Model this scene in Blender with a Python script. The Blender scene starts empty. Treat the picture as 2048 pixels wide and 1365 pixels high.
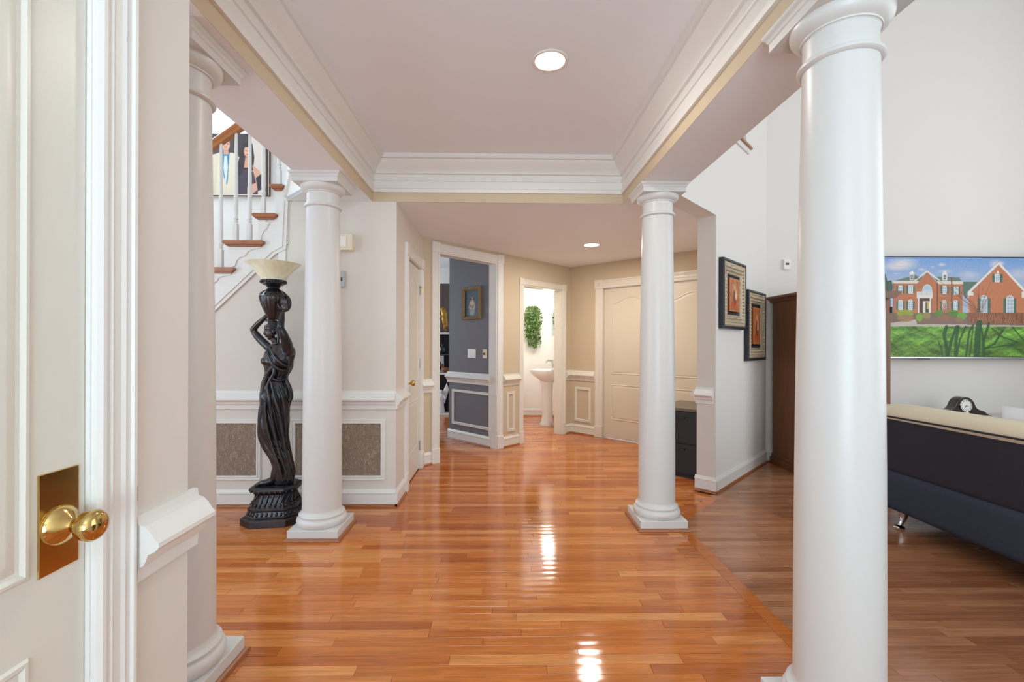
import bpy, bmesh, math, random
import numpy as np
from mathutils import Matrix, Vector, noise as mnoise
random.seed(7)
PI = math.pi
S = bpy.context.scene
COL = S.collection

# ------------------------------------------------------------------ camera
FPX = 910.0; PSI = math.radians(.8); ROLL = math.radians(.2); HCAM = 1.28
CX = 1003 + FPX*math.tan(PSI); CY = 689.0
cam = bpy.data.cameras.new('camera'); cam_o = bpy.data.objects.new('camera', cam); COL.objects.link(cam_o)
cam.sensor_width = 36; cam.sensor_fit = 'HORIZONTAL'; cam.lens = FPX*36/2048
cam.shift_x = (1024-CX)/2048; cam.shift_y = (CY-682.5)/2048
cam.clip_start = .02
cam_o.matrix_world = Matrix.Translation((0,0,HCAM)) @ Matrix.Rotation(-PSI,4,'Z') @ Matrix.Rotation(PI/2,4,'X') @ Matrix.Rotation(ROLL,4,'Z')
S.camera = cam_o
CAMINV = cam_o.matrix_world.inverted()
def project(p):
    c = CAMINV @ Vector(p)
    if c.z > -.05: return None
    return (CX+FPX*c.x/-c.z, CY-FPX*c.y/-c.z)

# ------------------------------------------------------------------ world, daylight, exposure
w = bpy.data.worlds.new('world'); S.world = w; w.use_nodes = True
bg = w.node_tree.nodes['Background']; bg.inputs[0].default_value = (.86,.93,1,1); bg.inputs[1].default_value = 1.0
def area(name, loc, rot, sx, sy, power, color):
    l = bpy.data.lights.new(name,'AREA'); l.shape='RECTANGLE'; l.size=sx; l.size_y=sy; l.energy=power; l.color=color
    o = bpy.data.objects.new(name,l); COL.objects.link(o); o.location=loc; o.rotation_euler=rot
    return o
DAY = (.72,.87,1.0)
# area lights standing in for daylight, set in unseen assumed window openings
area('daylight_family_front', (4.3,-2.52,2.5), (PI/2+.2,0,0), 3.6, 3.8, 85, (.90,.96,1))          # shines +Y
area('daylight_family_side', (6.52,1.9,2.5), (0,PI/2+.2,0), 3.8, 3.6, 85, (.90,.96,1))           # shines -X
area('daylight_living_front', (-2.6,-2.52,1.6), (PI/2+.3,0,0), 2.0, 1.9, 45, DAY)
area('daylight_living_side', (-3.92,1.4,1.6), (0,-PI/2,0), 1.9, 2.4, 45, DAY)
area('daylight_stair', (-3.92,4.15,3.9), (0,-PI/2,0), 1.8, .8, 45, DAY)
area('entry_fill', (.1,-2.32,1.35), (PI/2+.8,0,0), 1.5, 2.3, 116, (.66,.86,1))  # fill from the unseen entry, set back and tilted up to brighten the ceiling
area('daylight_dining', (-3.42,7.4,1.6), (0,-PI/2,0), 1.6, 1.6, 60, DAY)
S.view_settings.view_transform = 'Standard'; S.view_settings.look = 'None'
S.view_settings.gamma = 1; S.view_settings.use_curve_mapping = False
S.view_settings.exposure = 0.0
S.cycles.diffuse_bounces = 8; S.cycles.max_bounces = 12

# ------------------------------------------------------------------ helpers
def lin(c):
    c = c/255.0
    return c/12.92 if c <= .04045 else ((c+.055)/1.055)**2.4
def rgb(r,g,b): return (lin(r),lin(g),lin(b),1)

class MB:
    def __init__(s): s.v=[]; s.f=[]
    def add(s, vs, fs):
        n=len(s.v); s.v += [tuple(v) for v in vs]; s.f += [tuple(i+n for i in f) for f in fs]; return s
    def box(s,x0,x1,y0,y1,z0,z1):
        return s.add([(x0,y0,z0),(x1,y0,z0),(x1,y1,z0),(x0,y1,z0),(x0,y0,z1),(x1,y0,z1),(x1,y1,z1),(x0,y1,z1)],
                     [(0,3,2,1),(4,5,6,7),(0,1,5,4),(1,2,6,5),(2,3,7,6),(3,0,4,7)])
    def prism(s, pts, a, b, axis):
        """closed 2D polygon extruded from a to b along axis; pts given in the other two axes, in order"""
        n=len(pts)
        def P(p,t): return {'x':(t,p[0],p[1]),'y':(p[0],t,p[1]),'z':(p[0],p[1],t)}[axis]
        vs=[P(p,a) for p in pts]+[P(p,b) for p in pts]
        fs=[tuple(range(n)), tuple(range(2*n-1,n-1,-1))]+[(i,i+n,(i+1)%n+n,(i+1)%n) for i in range(n)]
        return s.add(vs,fs)
    def lathe(s, prof, seg=48, c=(0,0), fl=None, cap=True):
        n=len(prof); vs=[]
        for k in range(seg):
            a=2*PI*k/seg
            for (r,z) in prof:
                rr = r*(fl(a,z) if fl else 1)
                vs.append((c[0]+rr*math.cos(a), c[1]+rr*math.sin(a), z))
        fs=[]
        for k in range(seg):
            k2=(k+1)%seg
            for i in range(n-1): fs.append((k*n+i,k2*n+i,k2*n+i+1,k*n+i+1))
        if not cap: return s.add(vs,fs)
        b=len(vs); vs += [(c[0],c[1],prof[0][1]),(c[0],c[1],prof[-1][1])]
        for k in range(seg):
            k2=(k+1)%seg
            fs += [(b,k2*n,k*n),(b+1,k*n+n-1,k2*n+n-1)]
        return s.add(vs,fs)
    def squares(s, prof):
        """square lathe: prof of (half width, z)"""
        n=len(prof); vs=[]
        for (h,z) in prof: vs += [(-h,-h,z),(h,-h,z),(h,h,z),(-h,h,z)]
        fs=[(3,2,1,0),tuple(range(4*n-4,4*n))]
        for i in range(n-1):
            for k in range(4): fs.append((4*i+k,4*i+(k+1)%4,4*i+4+(k+1)%4,4*i+4+k))
        return s.add(vs,fs)
    def tube(s, pts, rad, seg=10):
        pts=[Vector(p) for p in pts]; n=len(pts)
        if not hasattr(rad,'__len__'): rad=[rad]*n
        rings=[]; up=None
        for i,p in enumerate(pts):
            d=(pts[min(i+1,n-1)]-pts[max(i-1,0)]).normalized()
            if up is None: up = Vector((0,0,1)) if abs(d.z)<.9 else Vector((1,0,0))
            u=d.cross(up).normalized(); v=u.cross(d).normalized(); up=v
            rings.append([p+rad[i]*(math.cos(2*PI*k/seg)*u+math.sin(2*PI*k/seg)*v) for k in range(seg)])
        vs=[q for r in rings for q in r]
        fs=[]
        for i in range(n-1):
            for k in range(seg): fs.append((i*seg+k,i*seg+(k+1)%seg,(i+1)*seg+(k+1)%seg,(i+1)*seg+k))
        fs += [tuple(range(seg-1,-1,-1)),tuple(range((n-1)*seg,n*seg))]
        return s.add(vs,fs)
    def stube(s, pts, rad, seg=12, sub=5):
        """tube along a smooth curve through the points"""
        n=len(pts); P=[Vector(p) for p in pts]
        if not hasattr(rad,'__len__'): rad=[rad]*n
        Q=[];R=[]
        for i in range(n-1):
            a,b,c,d=P[max(i-1,0)],P[i],P[i+1],P[min(i+2,n-1)]
            for k in range(sub):
                t=k/sub
                Q.append(.5*((2*b)+(c-a)*t+(2*a-5*b+4*c-d)*t*t+(3*b-a-3*c+d)*t**3)); u=t*t*(3-2*t); R.append(rad[i]*(1-u)+rad[i+1]*u)
        Q.append(P[-1]); R.append(rad[-1]); return s.tube(Q,R,seg)
    def ball(s, c, r, seg=12, rot=None):
        if not hasattr(r,'__len__'): r=(r,r,r)
        vs=[];fs=[];rings=seg//2
        for i in range(rings+1):
            t=PI*i/rings
            for k in range(seg):
                a=2*PI*k/seg; q=Vector((r[0]*math.sin(t)*math.cos(a),r[1]*math.sin(t)*math.sin(a),r[2]*math.cos(t)))
                if rot: q=rot@q
                vs.append(q+Vector(c))
        for i in range(rings):
            for k in range(seg): fs.append((i*seg+k,(i+1)*seg+k,(i+1)*seg+(k+1)%seg,i*seg+(k+1)%seg))
        return s.add(vs,fs)
    def frame(s, x0,x1,z0,z1, prof):
        """mitred picture-frame moulding on a wall; prof of (inset, height towards the viewer)"""
        vs=[];n=len(prof)
        for (w_,h) in prof: vs += [(x0+w_,-h,z0+w_),(x1-w_,-h,z0+w_),(x1-w_,-h,z1-w_),(x0+w_,-h,z1-w_)]
        fs=[]
        for i in range(n-1):
            for k in range(4): fs.append((4*i+k,4*i+(k+1)%4,4*i+4+(k+1)%4,4*i+4+k))
        return s.add(vs,fs)
    def outline(s, pts, prof, y=0):
        """moulding swept round a closed outline in xz; prof of (inset, height)"""
        m=len(pts); A=0
        for i in range(m):
            x0,z0=pts[i]; x1,z1=pts[(i+1)%m]; A += x0*z1-x1*z0
        sg = 1 if A>0 else -1
        nor=[]
        for i in range(m):
            p0=Vector(pts[i-1]);p1=Vector(pts[i]);p2=Vector(pts[(i+1)%m])
            a=(p1-p0).normalized();b=(p2-p1).normalized()
            na=Vector((-a.y,a.x))*sg;nb=Vector((-b.y,b.x))*sg
            k=(na+nb); k=k/max(.35,k.dot(k)/2) if k.length>1e-6 else na
            nor.append(k)
        vs=[]
        for (w_,h) in prof: vs += [(pts[i][0]+nor[i].x*w_, y-h, pts[i][1]+nor[i].y*w_) for i in range(m)]
        fs=[]
        for j in range(len(prof)-1):
            for i in range(m): fs.append((j*m+i,j*m+(i+1)%m,(j+1)*m+(i+1)%m,(j+1)*m+i))
        return s.add(vs,fs)

def tag(o, label=None, cat=None, group=None, kind=None):
    if label: o['label']=label
    if cat: o['category']=cat
    if group: o['group']=group
    if kind: o['kind']=kind
    return o
def obj(name, mb, mat, parent=None, loc=None, rz=0, smooth=None, bevel=0, label=None, cat=None, group=None, kind=None):
    me=bpy.data.meshes.new(name); me.from_pydata(mb.v,[],mb.f); me.validate(); 
    bm=bmesh.new(); bm.from_mesh(me); bmesh.ops.recalc_face_normals(bm,faces=bm.faces); bm.to_mesh(me); bm.free()
    if mat: me.materials.append(mat)
    if smooth is not None:
        me.shade_smooth(); me.set_sharp_from_angle(angle=math.radians(smooth))
    o=bpy.data.objects.new(name,me); COL.objects.link(o)
    if parent: o.parent=parent
    if loc is not None: o.location=loc
    if rz: o.rotation_euler=(0,0,rz)
    if bevel:
        b=o.modifiers.new('bevel','BEVEL'); b.width=bevel; b.segments=2; b.limit_method='ANGLE'; b.angle_limit=math.radians(40)
    return tag(o,label,cat,group,kind)
def empty(name, loc=(0,0,0), rz=0, label=None, cat=None, group=None, kind=None, parent=None):
    o=bpy.data.objects.new(name,None); COL.objects.link(o); o.location=loc; o.rotation_euler=(0,0,rz); o.empty_display_size=.05
    if parent: o.parent=parent
    return tag(o,label,cat,group,kind)
def copy_tree(o, parent=None):
    c=o.copy(); COL.objects.link(c); c.parent=parent
    for ch in list(o.children): copy_tree(ch,c)
    return c
def organic(name, mb, mat, parent, voxel, smooth_it=2, loc=None):
    """one continuous skin over overlapping volumes"""
    me=bpy.data.meshes.new(name); me.from_pydata(mb.v,[],mb.f)
    bm=bmesh.new(); bm.from_mesh(me); bmesh.ops.recalc_face_normals(bm,faces=bm.faces); bm.to_mesh(me); bm.free()
    t=bpy.data.objects.new(name,me); COL.objects.link(t)
    r=t.modifiers.new('r','REMESH'); r.mode='VOXEL'; r.voxel_size=voxel
    if smooth_it:
        q=t.modifiers.new('s','SMOOTH'); q.iterations=smooth_it; q.factor=.5
    dg=bpy.context.evaluated_depsgraph_get()
    m2=bpy.data.meshes.new_from_object(t.evaluated_get(dg)); bpy.data.objects.remove(t); bpy.data.meshes.remove(me)
    m2.name=name; m2.materials.clear(); m2.materials.append(mat); m2.shade_smooth()
    o=bpy.data.objects.new(name,m2); COL.objects.link(o); o.parent=parent
    if loc is not None: o.location=loc
    return o

# ------------------------------------------------------------------ materials
MATS={}
def mat(name, color, rough=.5, metal=0, bump=0, bscale=60, var=0, vscale=4, coat=0, spec=.5, stretch=None, emis=None, estr=0, trans=0, alpha=1):
    m=bpy.data.materials.new(name); m.use_nodes=True; nt=m.node_tree; b=nt.nodes['Principled BSDF']
    b.inputs['Base Color'].default_value=color; b.inputs['Roughness'].default_value=rough; b.inputs['Metallic'].default_value=metal
    b.inputs['Coat Weight'].default_value=coat; b.inputs['Coat Roughness'].default_value=.08; b.inputs['Specular IOR Level'].default_value=spec
    if trans: b.inputs['Transmission Weight'].default_value=trans
    if emis: b.inputs['Emission Color'].default_value=emis; b.inputs['Emission Strength'].default_value=estr
    tc=nt.nodes.new('ShaderNodeTexCoord'); src=tc.outputs['Object']
    if stretch:
        mp=nt.nodes.new('ShaderNodeMapping'); mp.inputs['Scale'].default_value=stretch; nt.links.new(src,mp.inputs['Vector']); src=mp.outputs['Vector']
    if var:
        n=nt.nodes.new('ShaderNodeTexNoise'); n.inputs['Scale'].default_value=vscale; n.inputs['Detail'].default_value=4; nt.links.new(src,n.inputs['Vector'])
        mx=nt.nodes.new('ShaderNodeMix'); mx.data_type='RGBA'
        c=color; mx.inputs['A'].default_value=(c[0]*(1-var),c[1]*(1-var),c[2]*(1-var),1); mx.inputs['B'].default_value=(min(1,c[0]*(1+var)),min(1,c[1]*(1+var)),min(1,c[2]*(1+var)),1)
        nt.links.new(n.outputs['Fac'],mx.inputs['Factor']); nt.links.new(mx.outputs['Result'],b.inputs['Base Color'])
    if bump:
        n2=nt.nodes.new('ShaderNodeTexNoise'); n2.inputs['Scale'].default_value=bscale; n2.inputs['Detail'].default_value=3; nt.links.new(src,n2.inputs['Vector'])
        bp=nt.nodes.new('ShaderNodeBump'); bp.inputs['Strength'].default_value=bump; bp.inputs['Distance'].default_value=.01
        nt.links.new(n2.outputs['Fac'],bp.inputs['Height']); nt.links.new(bp.outputs['Normal'],b.inputs['Normal'])
    MATS[name]=m; return m
M_TRIM = mat('white_trim_paint', rgb(224,222,217), .45, bump=.02, bscale=90)
M_COLUMN = mat('white_column_paint', rgb(209,208,205), .36, bump=.01, bscale=40)
M_CEIL = mat('ceiling_paint', rgb(234,238,243), .85, bump=.02, bscale=150)
M_TAN = mat('beige_wall_paint', rgb(214,207,198), .75, bump=.03, bscale=160)
M_HALL = mat('tan_wall_paint', rgb(200,183,156), .75, bump=.03, bscale=160)
M_FAM = mat('pale_wall_paint', rgb(226,224,219), .75, bump=.03, bscale=160)
M_WHITEWALL = mat('white_wall_paint', rgb(236,234,230), .75, bump=.03, bscale=160)
M_BLUEGREY = mat('slate_blue_wall_paint', rgb(112,110,116), .7, bump=.03, bscale=160)
M_BROWNWALL = mat('dark_brown_wall_paint', rgb(84,68,62), .7, bump=.03, bscale=160)
M_DOOR = mat('white_door_paint', rgb(216,213,202), .35, bump=.03, bscale=120, stretch=(6,6,.4))
M_CREAMDOOR = mat('cream_door_paint', rgb(216,206,186), .35, bump=.03, bscale=120, stretch=(6,6,.4))
M_CREAMTRIM = mat('cream_trim_paint', rgb(224,218,204), .35)
M_BRASS = mat('polished_brass', rgb(206,176,112), .12, 1)
M_STEEL = mat('satin_steel', rgb(190,190,188), .3, 1)
M_CHROME = mat('chrome', rgb(225,228,230), .06, 1)
M_SHOE = mat('stained_shoe_wood', rgb(150,92,52), .3, var=.25, vscale=9, stretch=(1,8,8))
M_TREAD = mat('stained_tread_wood', rgb(158,98,62), .3, var=.25, vscale=8, stretch=(2,10,10))
M_RAILW = mat('stained_handrail_wood', rgb(172,108,56), .3, var=.2, vscale=8, stretch=(2,10,10))
M_BLACK = mat('black_laminate', rgb(26,26,30), .45, bump=.02, bscale=200)
M_OLIVE = mat('grey_brown_top', rgb(104,96,84), .35, var=.12, vscale=14, stretch=(1,8,1))
M_ARMOIRE = mat('dark_walnut', rgb(116,74,44), .35, var=.35, vscale=5, stretch=(9,9,.6))
M_PLATE = mat('white_plastic', rgb(236,234,228), .4)
M_IVORY = mat('ivory_plastic', rgb(226,216,192), .4)
M_GREYPL = mat('grey_plastic', rgb(176,184,186), .35)
M_DARKPL = mat('dark_plastic', rgb(32,32,34), .4)
M_PORC = mat('white_porcelain', rgb(240,240,238), .08, coat=.4)
M_NAVY = mat('navy_upholstery', rgb(44,50,66), .85, bump=.25, bscale=500, var=.15, vscale=40)
M_DARKUP = mat('dark_upholstery', rgb(36,32,42), .85, bump=.25, bscale=500, var=.15, vscale=40)
M_CREAM = mat('cream_upholstery', rgb(222,210,184), .6, bump=.1, bscale=60, var=.05)
M_PIPING = mat('black_piping', rgb(34,30,34), .7)
M_GLASSTOP = mat('smoked_glass', rgb(70,76,80), .05, spec=.9, coat=.6)
M_CLOCKW = mat('piano_black_mahogany', rgb(34,20,22), .12, coat=.8)
M_CLOCKF = mat('clock_face_white', rgb(232,232,226), .4)
M_FRAMEB = mat('black_frame_wood', rgb(34,38,46), .35, bump=.3, bscale=120)
M_GOLDFR = mat('antique_gold_frame', rgb(200,184,158), .42, .4, bump=1.0, bscale=70, var=.45, vscale=60)
M_GILT = mat('worn_gilt_frame', rgb(150,126,88), .45, .4, bump=.8, bscale=90, var=.4, vscale=50)
M_LEAF = mat('ivy_leaf', rgb(84,112,48), .5, var=.75, vscale=26)
M_WICKER = mat('wicker_planter', rgb(90,70,46), .7, bump=.6, bscale=90)
M_GOLD = mat('gold_figurine', rgb(176,132,60), .3, .6, var=.3, vscale=30)
M_BLKGLOSS = mat('glossy_black_figurine', rgb(22,22,26), .18, coat=.5)
M_WHITEFIG = mat('white_figurine', rgb(222,224,226), .3)
M_BROWNFIG = mat('brown_figurine', rgb(120,74,44), .4, var=.3, vscale=40)
M_MIRROR = mat('mirror_glass', rgb(200,212,222), .03, 1)
M_LENS = mat('lamp_lens', rgb(255,240,215), .4, emis=(1,.86,.66,1), estr=9)
M_BULB = mat('lit_globe', rgb(255,250,240), .3, emis=(1,.95,.87,1), estr=62)
M_WINGLASS = mat('bright_window_pane', rgb(240,246,250), .1, emis=(.9,.95,1,1), estr=.0)

# alabaster lamp shade
def alabaster():
    m=mat('alabaster_glass', rgb(232,228,200), .25, var=.0, spec=.5); nt=m.node_tree; b=nt.nodes['Principled BSDF']
    tc=nt.nodes.new('ShaderNodeTexCoord'); n=nt.nodes.new('ShaderNodeTexNoise'); n.inputs['Scale'].default_value=7; n.inputs['Distortion'].default_value=2.2; n.inputs['Detail'].default_value=5
    nt.links.new(tc.outputs['Object'],n.inputs['Vector'])
    cr=nt.nodes.new('ShaderNodeValToRGB'); cr.color_ramp.elements[0].position=.35; cr.color_ramp.elements[0].color=rgb(226,226,188); cr.color_ramp.elements[1].position=.7; cr.color_ramp.elements[1].color=rgb(246,246,226)
    nt.links.new(n.outputs['Fac'],cr.inputs[0]); nt.links.new(cr.outputs[0],b.inputs['Base Color'])
    b.inputs['Subsurface Weight'].default_value=.25; b.inputs['Subsurface Radius'].default_value=(.05,.05,.04)
    return m
M_SHADE=alabaster()
def bronze():
    m=mat('dark_bronze', rgb(34,34,40), .22, .3, spec=.8); nt=m.node_tree; b=nt.nodes['Principled BSDF']
    tc=nt.nodes.new('ShaderNodeTexCoord'); n=nt.nodes.new('ShaderNodeTexNoise'); n.inputs['Scale'].default_value=14; n.inputs['Detail'].default_value=5
    nt.links.new(tc.outputs['Object'],n.inputs['Vector'])
    cr=nt.nodes.new('ShaderNodeValToRGB'); cr.color_ramp.elements[0].position=.42; cr.color_ramp.elements[0].color=rgb(24,29,37); cr.color_ramp.elements[1].position=.8; cr.color_ramp.elements[1].color=rgb(66,50,44)
    nt.links.new(n.outputs['Fac'],cr.inputs[0]); nt.links.new(cr.outputs[0],b.inputs['Base Color'])
    n2=nt.nodes.new('ShaderNodeTexNoise'); n2.inputs['Scale'].default_value=110; nt.links.new(tc.outputs['Object'],n2.inputs['Vector'])
    bp=nt.nodes.new('ShaderNodeBump'); bp.inputs['Strength'].default_value=.15; bp.inputs['Distance'].default_value=.005
    nt.links.new(n2.outputs['Fac'],bp.inputs['Height']); nt.links.new(bp.outputs['Normal'],b.inputs['Normal'])
    return m
M_BRONZE=bronze()
def plaster():
    m=mat('brown_crumpled_plaster', rgb(158,138,120), .55); nt=m.node_tree; b=nt.nodes['Principled BSDF']; L=nt.links.new
    tc=nt.nodes.new('ShaderNodeTexCoord')
    mp=nt.nodes.new('ShaderNodeMapping'); mp.inputs['Scale'].default_value=(1.5,1,.75); L(tc.outputs['Object'],mp.inputs['Vector'])
    outs=[]
    for sc,ds in ((11,2.4),(26,1.4)):
        n=nt.nodes.new('ShaderNodeTexNoise'); n.inputs['Scale'].default_value=sc; n.inputs['Detail'].default_value=2; n.inputs['Distortion'].default_value=ds; L(mp.outputs[0],n.inputs['Vector'])
        q1=nt.nodes.new('ShaderNodeMath'); q1.operation='SUBTRACT'; q1.inputs[1].default_value=.5; L(n.outputs['Fac'],q1.inputs[0])
        q2=nt.nodes.new('ShaderNodeMath'); q2.operation='ABSOLUTE'; L(q1.outputs[0],q2.inputs[0])
        q3=nt.nodes.new('ShaderNodeMapRange'); q3.inputs['From Min'].default_value=0; q3.inputs['From Max'].default_value=.045; q3.inputs['To Min'].default_value=1; q3.inputs['To Max'].default_value=0; L(q2.outputs[0],q3.inputs['Value']); outs.append(q3.outputs[0])
    mx=nt.nodes.new('ShaderNodeMath'); mx.operation='MAXIMUM'; L(outs[0],mx.inputs[0]); L(outs[1],mx.inputs[1])
    cr=nt.nodes.new('ShaderNodeValToRGB'); cr.color_ramp.elements[0].color=rgb(146,126,108); cr.color_ramp.elements[1].color=rgb(178,160,142); L(mx.outputs[0],cr.inputs[0]); L(cr.outputs[0],b.inputs['Base Color'])
    bp=nt.nodes.new('ShaderNodeBump'); bp.inputs['Strength'].default_value=.9; bp.inputs['Distance'].default_value=.006; L(mx.outputs[0],bp.inputs['Height']); L(bp.outputs['Normal'],b.inputs['Normal'])
    return m
M_PLASTER=plaster()
def wood_floor(name, c0, c1, c2, rough):
    """plank wood: per plank tone from the mesh attribute, grain along x"""
    m=bpy.data.materials.new(name); m.use_nodes=True; nt=m.node_tree; b=nt.nodes['Principled BSDF']; L=nt.links.new
    at=nt.nodes.new('ShaderNodeAttribute'); at.attribute_name='tone'
    geo=nt.nodes.new('ShaderNodeNewGeometry')
    off=nt.nodes.new('ShaderNodeVectorMath'); off.operation='MULTIPLY_ADD'; off.inputs[1].default_value=(37,19,53)
    L(at.outputs['Vector'],off.inputs[0]); L(geo.outputs['Position'],off.inputs[2])
    mp=nt.nodes.new('ShaderNodeMapping'); mp.inputs['Scale'].default_value=(1.6,26,1); L(off.outputs[0],mp.inputs['Vector'])
    n=nt.nodes.new('ShaderNodeTexNoise'); n.inputs['Scale'].default_value=2.2; n.inputs['Detail'].default_value=6; n.inputs['Distortion'].default_value=.7; L(mp.outputs[0],n.inputs['Vector'])
    mp2=nt.nodes.new('ShaderNodeMapping'); mp2.inputs['Scale'].default_value=(4,160,1); L(off.outputs[0],mp2.inputs['Vector'])
    n2=nt.nodes.new('ShaderNodeTexNoise'); n2.inputs['Scale'].default_value=3; n2.inputs['Detail'].default_value=3; L(mp2.outputs[0],n2.inputs['Vector'])
    cr=nt.nodes.new('ShaderNodeValToRGB'); e=cr.color_ramp.elements; e[0].position=0; e[0].color=c0; e[1].position=1; e[1].color=c2
    k=e.new(.5); k.color=c1
    L(at.outputs['Fac'],cr.inputs[0])
    r2=nt.nodes.new('ShaderNodeMapRange'); r2.inputs['From Min'].default_value=.3; r2.inputs['From Max'].default_value=.7; r2.inputs['To Min'].default_value=.78; r2.inputs['To Max'].default_value=1.16; L(n.outputs['Fac'],r2.inputs['Value'])
    r3=nt.nodes.new('ShaderNodeMapRange'); r3.inputs['From Min'].default_value=.3; r3.inputs['From Max'].default_value=.6; r3.inputs['To Min'].default_value=.8; r3.inputs['To Max'].default_value=1.05; L(n2.outputs['Fac'],r3.inputs['Value'])
    mu=nt.nodes.new('ShaderNodeMath'); mu.operation='MULTIPLY'; L(r2.outputs[0],mu.inputs[0]); L(r3.outputs[0],mu.inputs[1])
    mx=nt.nodes.new('ShaderNodeVectorMath'); mx.operation='SCALE'; L(cr.outputs[0],mx.inputs[0]); L(mu.outputs[0],mx.inputs['Scale'])
    L(mx.outputs[0],b.inputs['Base Color'])
    b.inputs['Roughness'].default_value=rough; b.inputs['Specular IOR Level'].default_value=.5
    bp=nt.nodes.new('ShaderNodeBump'); bp.inputs['Strength'].default_value=.03; bp.inputs['Distance'].default_value=.003; L(n2.outputs['Fac'],bp.inputs['Height']); L(bp.outputs['Normal'],b.inputs['Normal'])
    return m
M_OAK=wood_floor('orange_oak_boards', rgb(170,92,42), rgb(194,114,54), rgb(210,140,80), .075)
M_OAK2=wood_floor('brown_oak_boards', rgb(142,92,62), rgb(160,108,76), rgb(176,126,90), .16)

def painted(name, emission=False, rough=.5):
    m=bpy.data.materials.new(name); m.use_nodes=True; nt=m.node_tree; b=nt.nodes['Principled BSDF']
    a=nt.nodes.new('ShaderNodeVertexColor'); a.layer_name='Col'
    b.inputs['Roughness'].default_value=rough
    if emission:
        b.inputs['Base Color'].default_value=(.01,.01,.01,1); nt.links.new(a.outputs['Color'],b.inputs['Emission Color']); b.inputs['Emission Strength'].default_value=.82
    else: nt.links.new(a.outputs['Color'],b.inputs['Base Color'])
    return m
M_PRINT=painted('printed_picture'); M_SCREEN=painted('television_picture',True,.45); M_SCREEN.node_tree.nodes['Principled BSDF'].inputs['Specular IOR Level'].default_value=.25

# pictures are drawn procedurally into the colours of a fine grid
class Pic:
    def __init__(s,x0,x1,z0,z1,nx,nz):
        """drawing coordinates: x0..x1 across, z0 (top) .. z1 (bottom)"""
        s.nx,s.nz=nx,nz
        s.X,s.Z=np.meshgrid(np.linspace(x0,x1,nx+1),np.linspace(z0,z1,nz+1))
        s.C=np.zeros(s.X.shape+(3,)); s.rng=np.random.RandomState(5); s.k=(x1-x0)/nx
    def put(s,m,c,a=1.0):
        m=(m*a)[...,None] if m.dtype!=bool else (m.astype(float)*a)[...,None]
        s.C=s.C*(1-m)+np.array(c[:3],float)*m
    def rect(s,x0,x1,z0,z1,c,a=1.): s.put((s.X>=x0)&(s.X<=x1)&(s.Z>=z0)&(s.Z<=z1),c,a)
    def ell(s,cx,cz,rx,rz,c,a=1.,soft=0):
        d=np.sqrt(((s.X-cx)/rx)**2+((s.Z-cz)/rz)**2)
        s.put(np.clip((1-d)/soft,0,1) if soft else d<=1,c,a)
    def poly(s,pts,c,a=1.):
        ins=np.zeros(s.X.shape,bool); n=len(pts)
        for i in range(n):
            xa,za=pts[i]; xb,zb=pts[(i+1)%n]
            if za==zb: continue
            cond=((za>s.Z)!=(zb>s.Z))&(s.X<(xb-xa)*(s.Z-za)/(zb-za)+xa); ins^=cond
        s.put(ins,c,a)
    def line(s,pts,wd,c,a=1.):
        m=np.zeros(s.X.shape,bool)
        for (xa,za),(xb,zb) in zip(pts[:-1],pts[1:]):
            L=(xb-xa)**2+(zb-za)**2; t=np.clip(((s.X-xa)*(xb-xa)+(s.Z-za)*(zb-za))/max(L,1e-9),0,1)
            m|=np.hypot(s.X-(xa+t*(xb-xa)),s.Z-(za+t*(zb-za)))<=wd/2
        s.put(m,c,a)
    def grain(s,amp,mask=None):
        g=s.rng.randn(*s.X.shape)[...,None]*amp
        if mask is not None: g=g*mask[...,None]
        s.C=np.clip(s.C+g,0,255)
    def blur(s,n):
        for _ in range(n):
            p=np.pad(s.C,((1,1),(1,1),(0,0)),'edge'); s.C=(p[:-2,1:-1]+p[2:,1:-1]+p[1:-1,:-2]+p[1:-1,2:]+4*p[1:-1,1:-1])/8
    def mesh(s,name,w_,h_,material,parent,loc):
        nx,nz=s.nx,s.nz
        xs=np.linspace(-w_/2,w_/2,nx+1); zs=np.linspace(h_/2,-h_/2,nz+1)
        GX,GZ=np.meshgrid(xs,zs)
        V=np.stack([GX,np.zeros_like(GX),GZ],-1).reshape(-1,3)
        i=np.arange(nz)[:,None]*(nx+1)+np.arange(nx)[None]
        F=np.stack([i,i+nx+1,i+nx+2,i+1],-1).reshape(-1,4)
        me=bpy.data.meshes.new(name); me.from_pydata(V.tolist(),[],F.tolist())
        c=s.C.reshape(-1,3)/255.; c=np.where(c<=.04045,c/12.92,((c+.055)/1.055)**2.4)
        ca=me.color_attributes.new('Col','FLOAT_COLOR','POINT'); ca.data.foreach_set('color',np.concatenate([c,np.ones((len(c),1))],1).ravel().astype(np.float32))
        me.materials.append(material); o=bpy.data.objects.new(name,me); COL.objects.link(o); o.parent=parent; o.location=loc
        return o

# ================================================================== STRUCTURE
ZS=2.40      # dropped beams and hall ceiling
ZT=2.74      # tray ceiling
A45=PI/4
FAR_Y=3.60   # wall with the wainscot, header above the hall
def wall_boxes(mb,x0,x1,z0,z1,holes=(),t=.12):
    xs=sorted({x0,x1,*[h[0] for h in holes],*[h[1] for h in holes]})
    for a,b in zip(xs[:-1],xs[1:]):
        hs=[h for h in holes if h[0]<=a+1e-6 and h[1]>=b-1e-6]
        if not hs: mb.box(a,b,0,t,z0,z1)
        else:
            h=hs[0]
            if h[2]>z0+1e-6: mb.box(a,b,0,t,z0,h[2])
            if h[3]<z1-1e-6: mb.box(a,b,0,t,h[3],z1)
    return mb
def struct(name,mb,m,label,cat,loc=(0,0,0),rz=0,**k):
    return obj(name,mb,m,None,loc,rz,label=label,cat=cat,kind='structure',**k)

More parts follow.
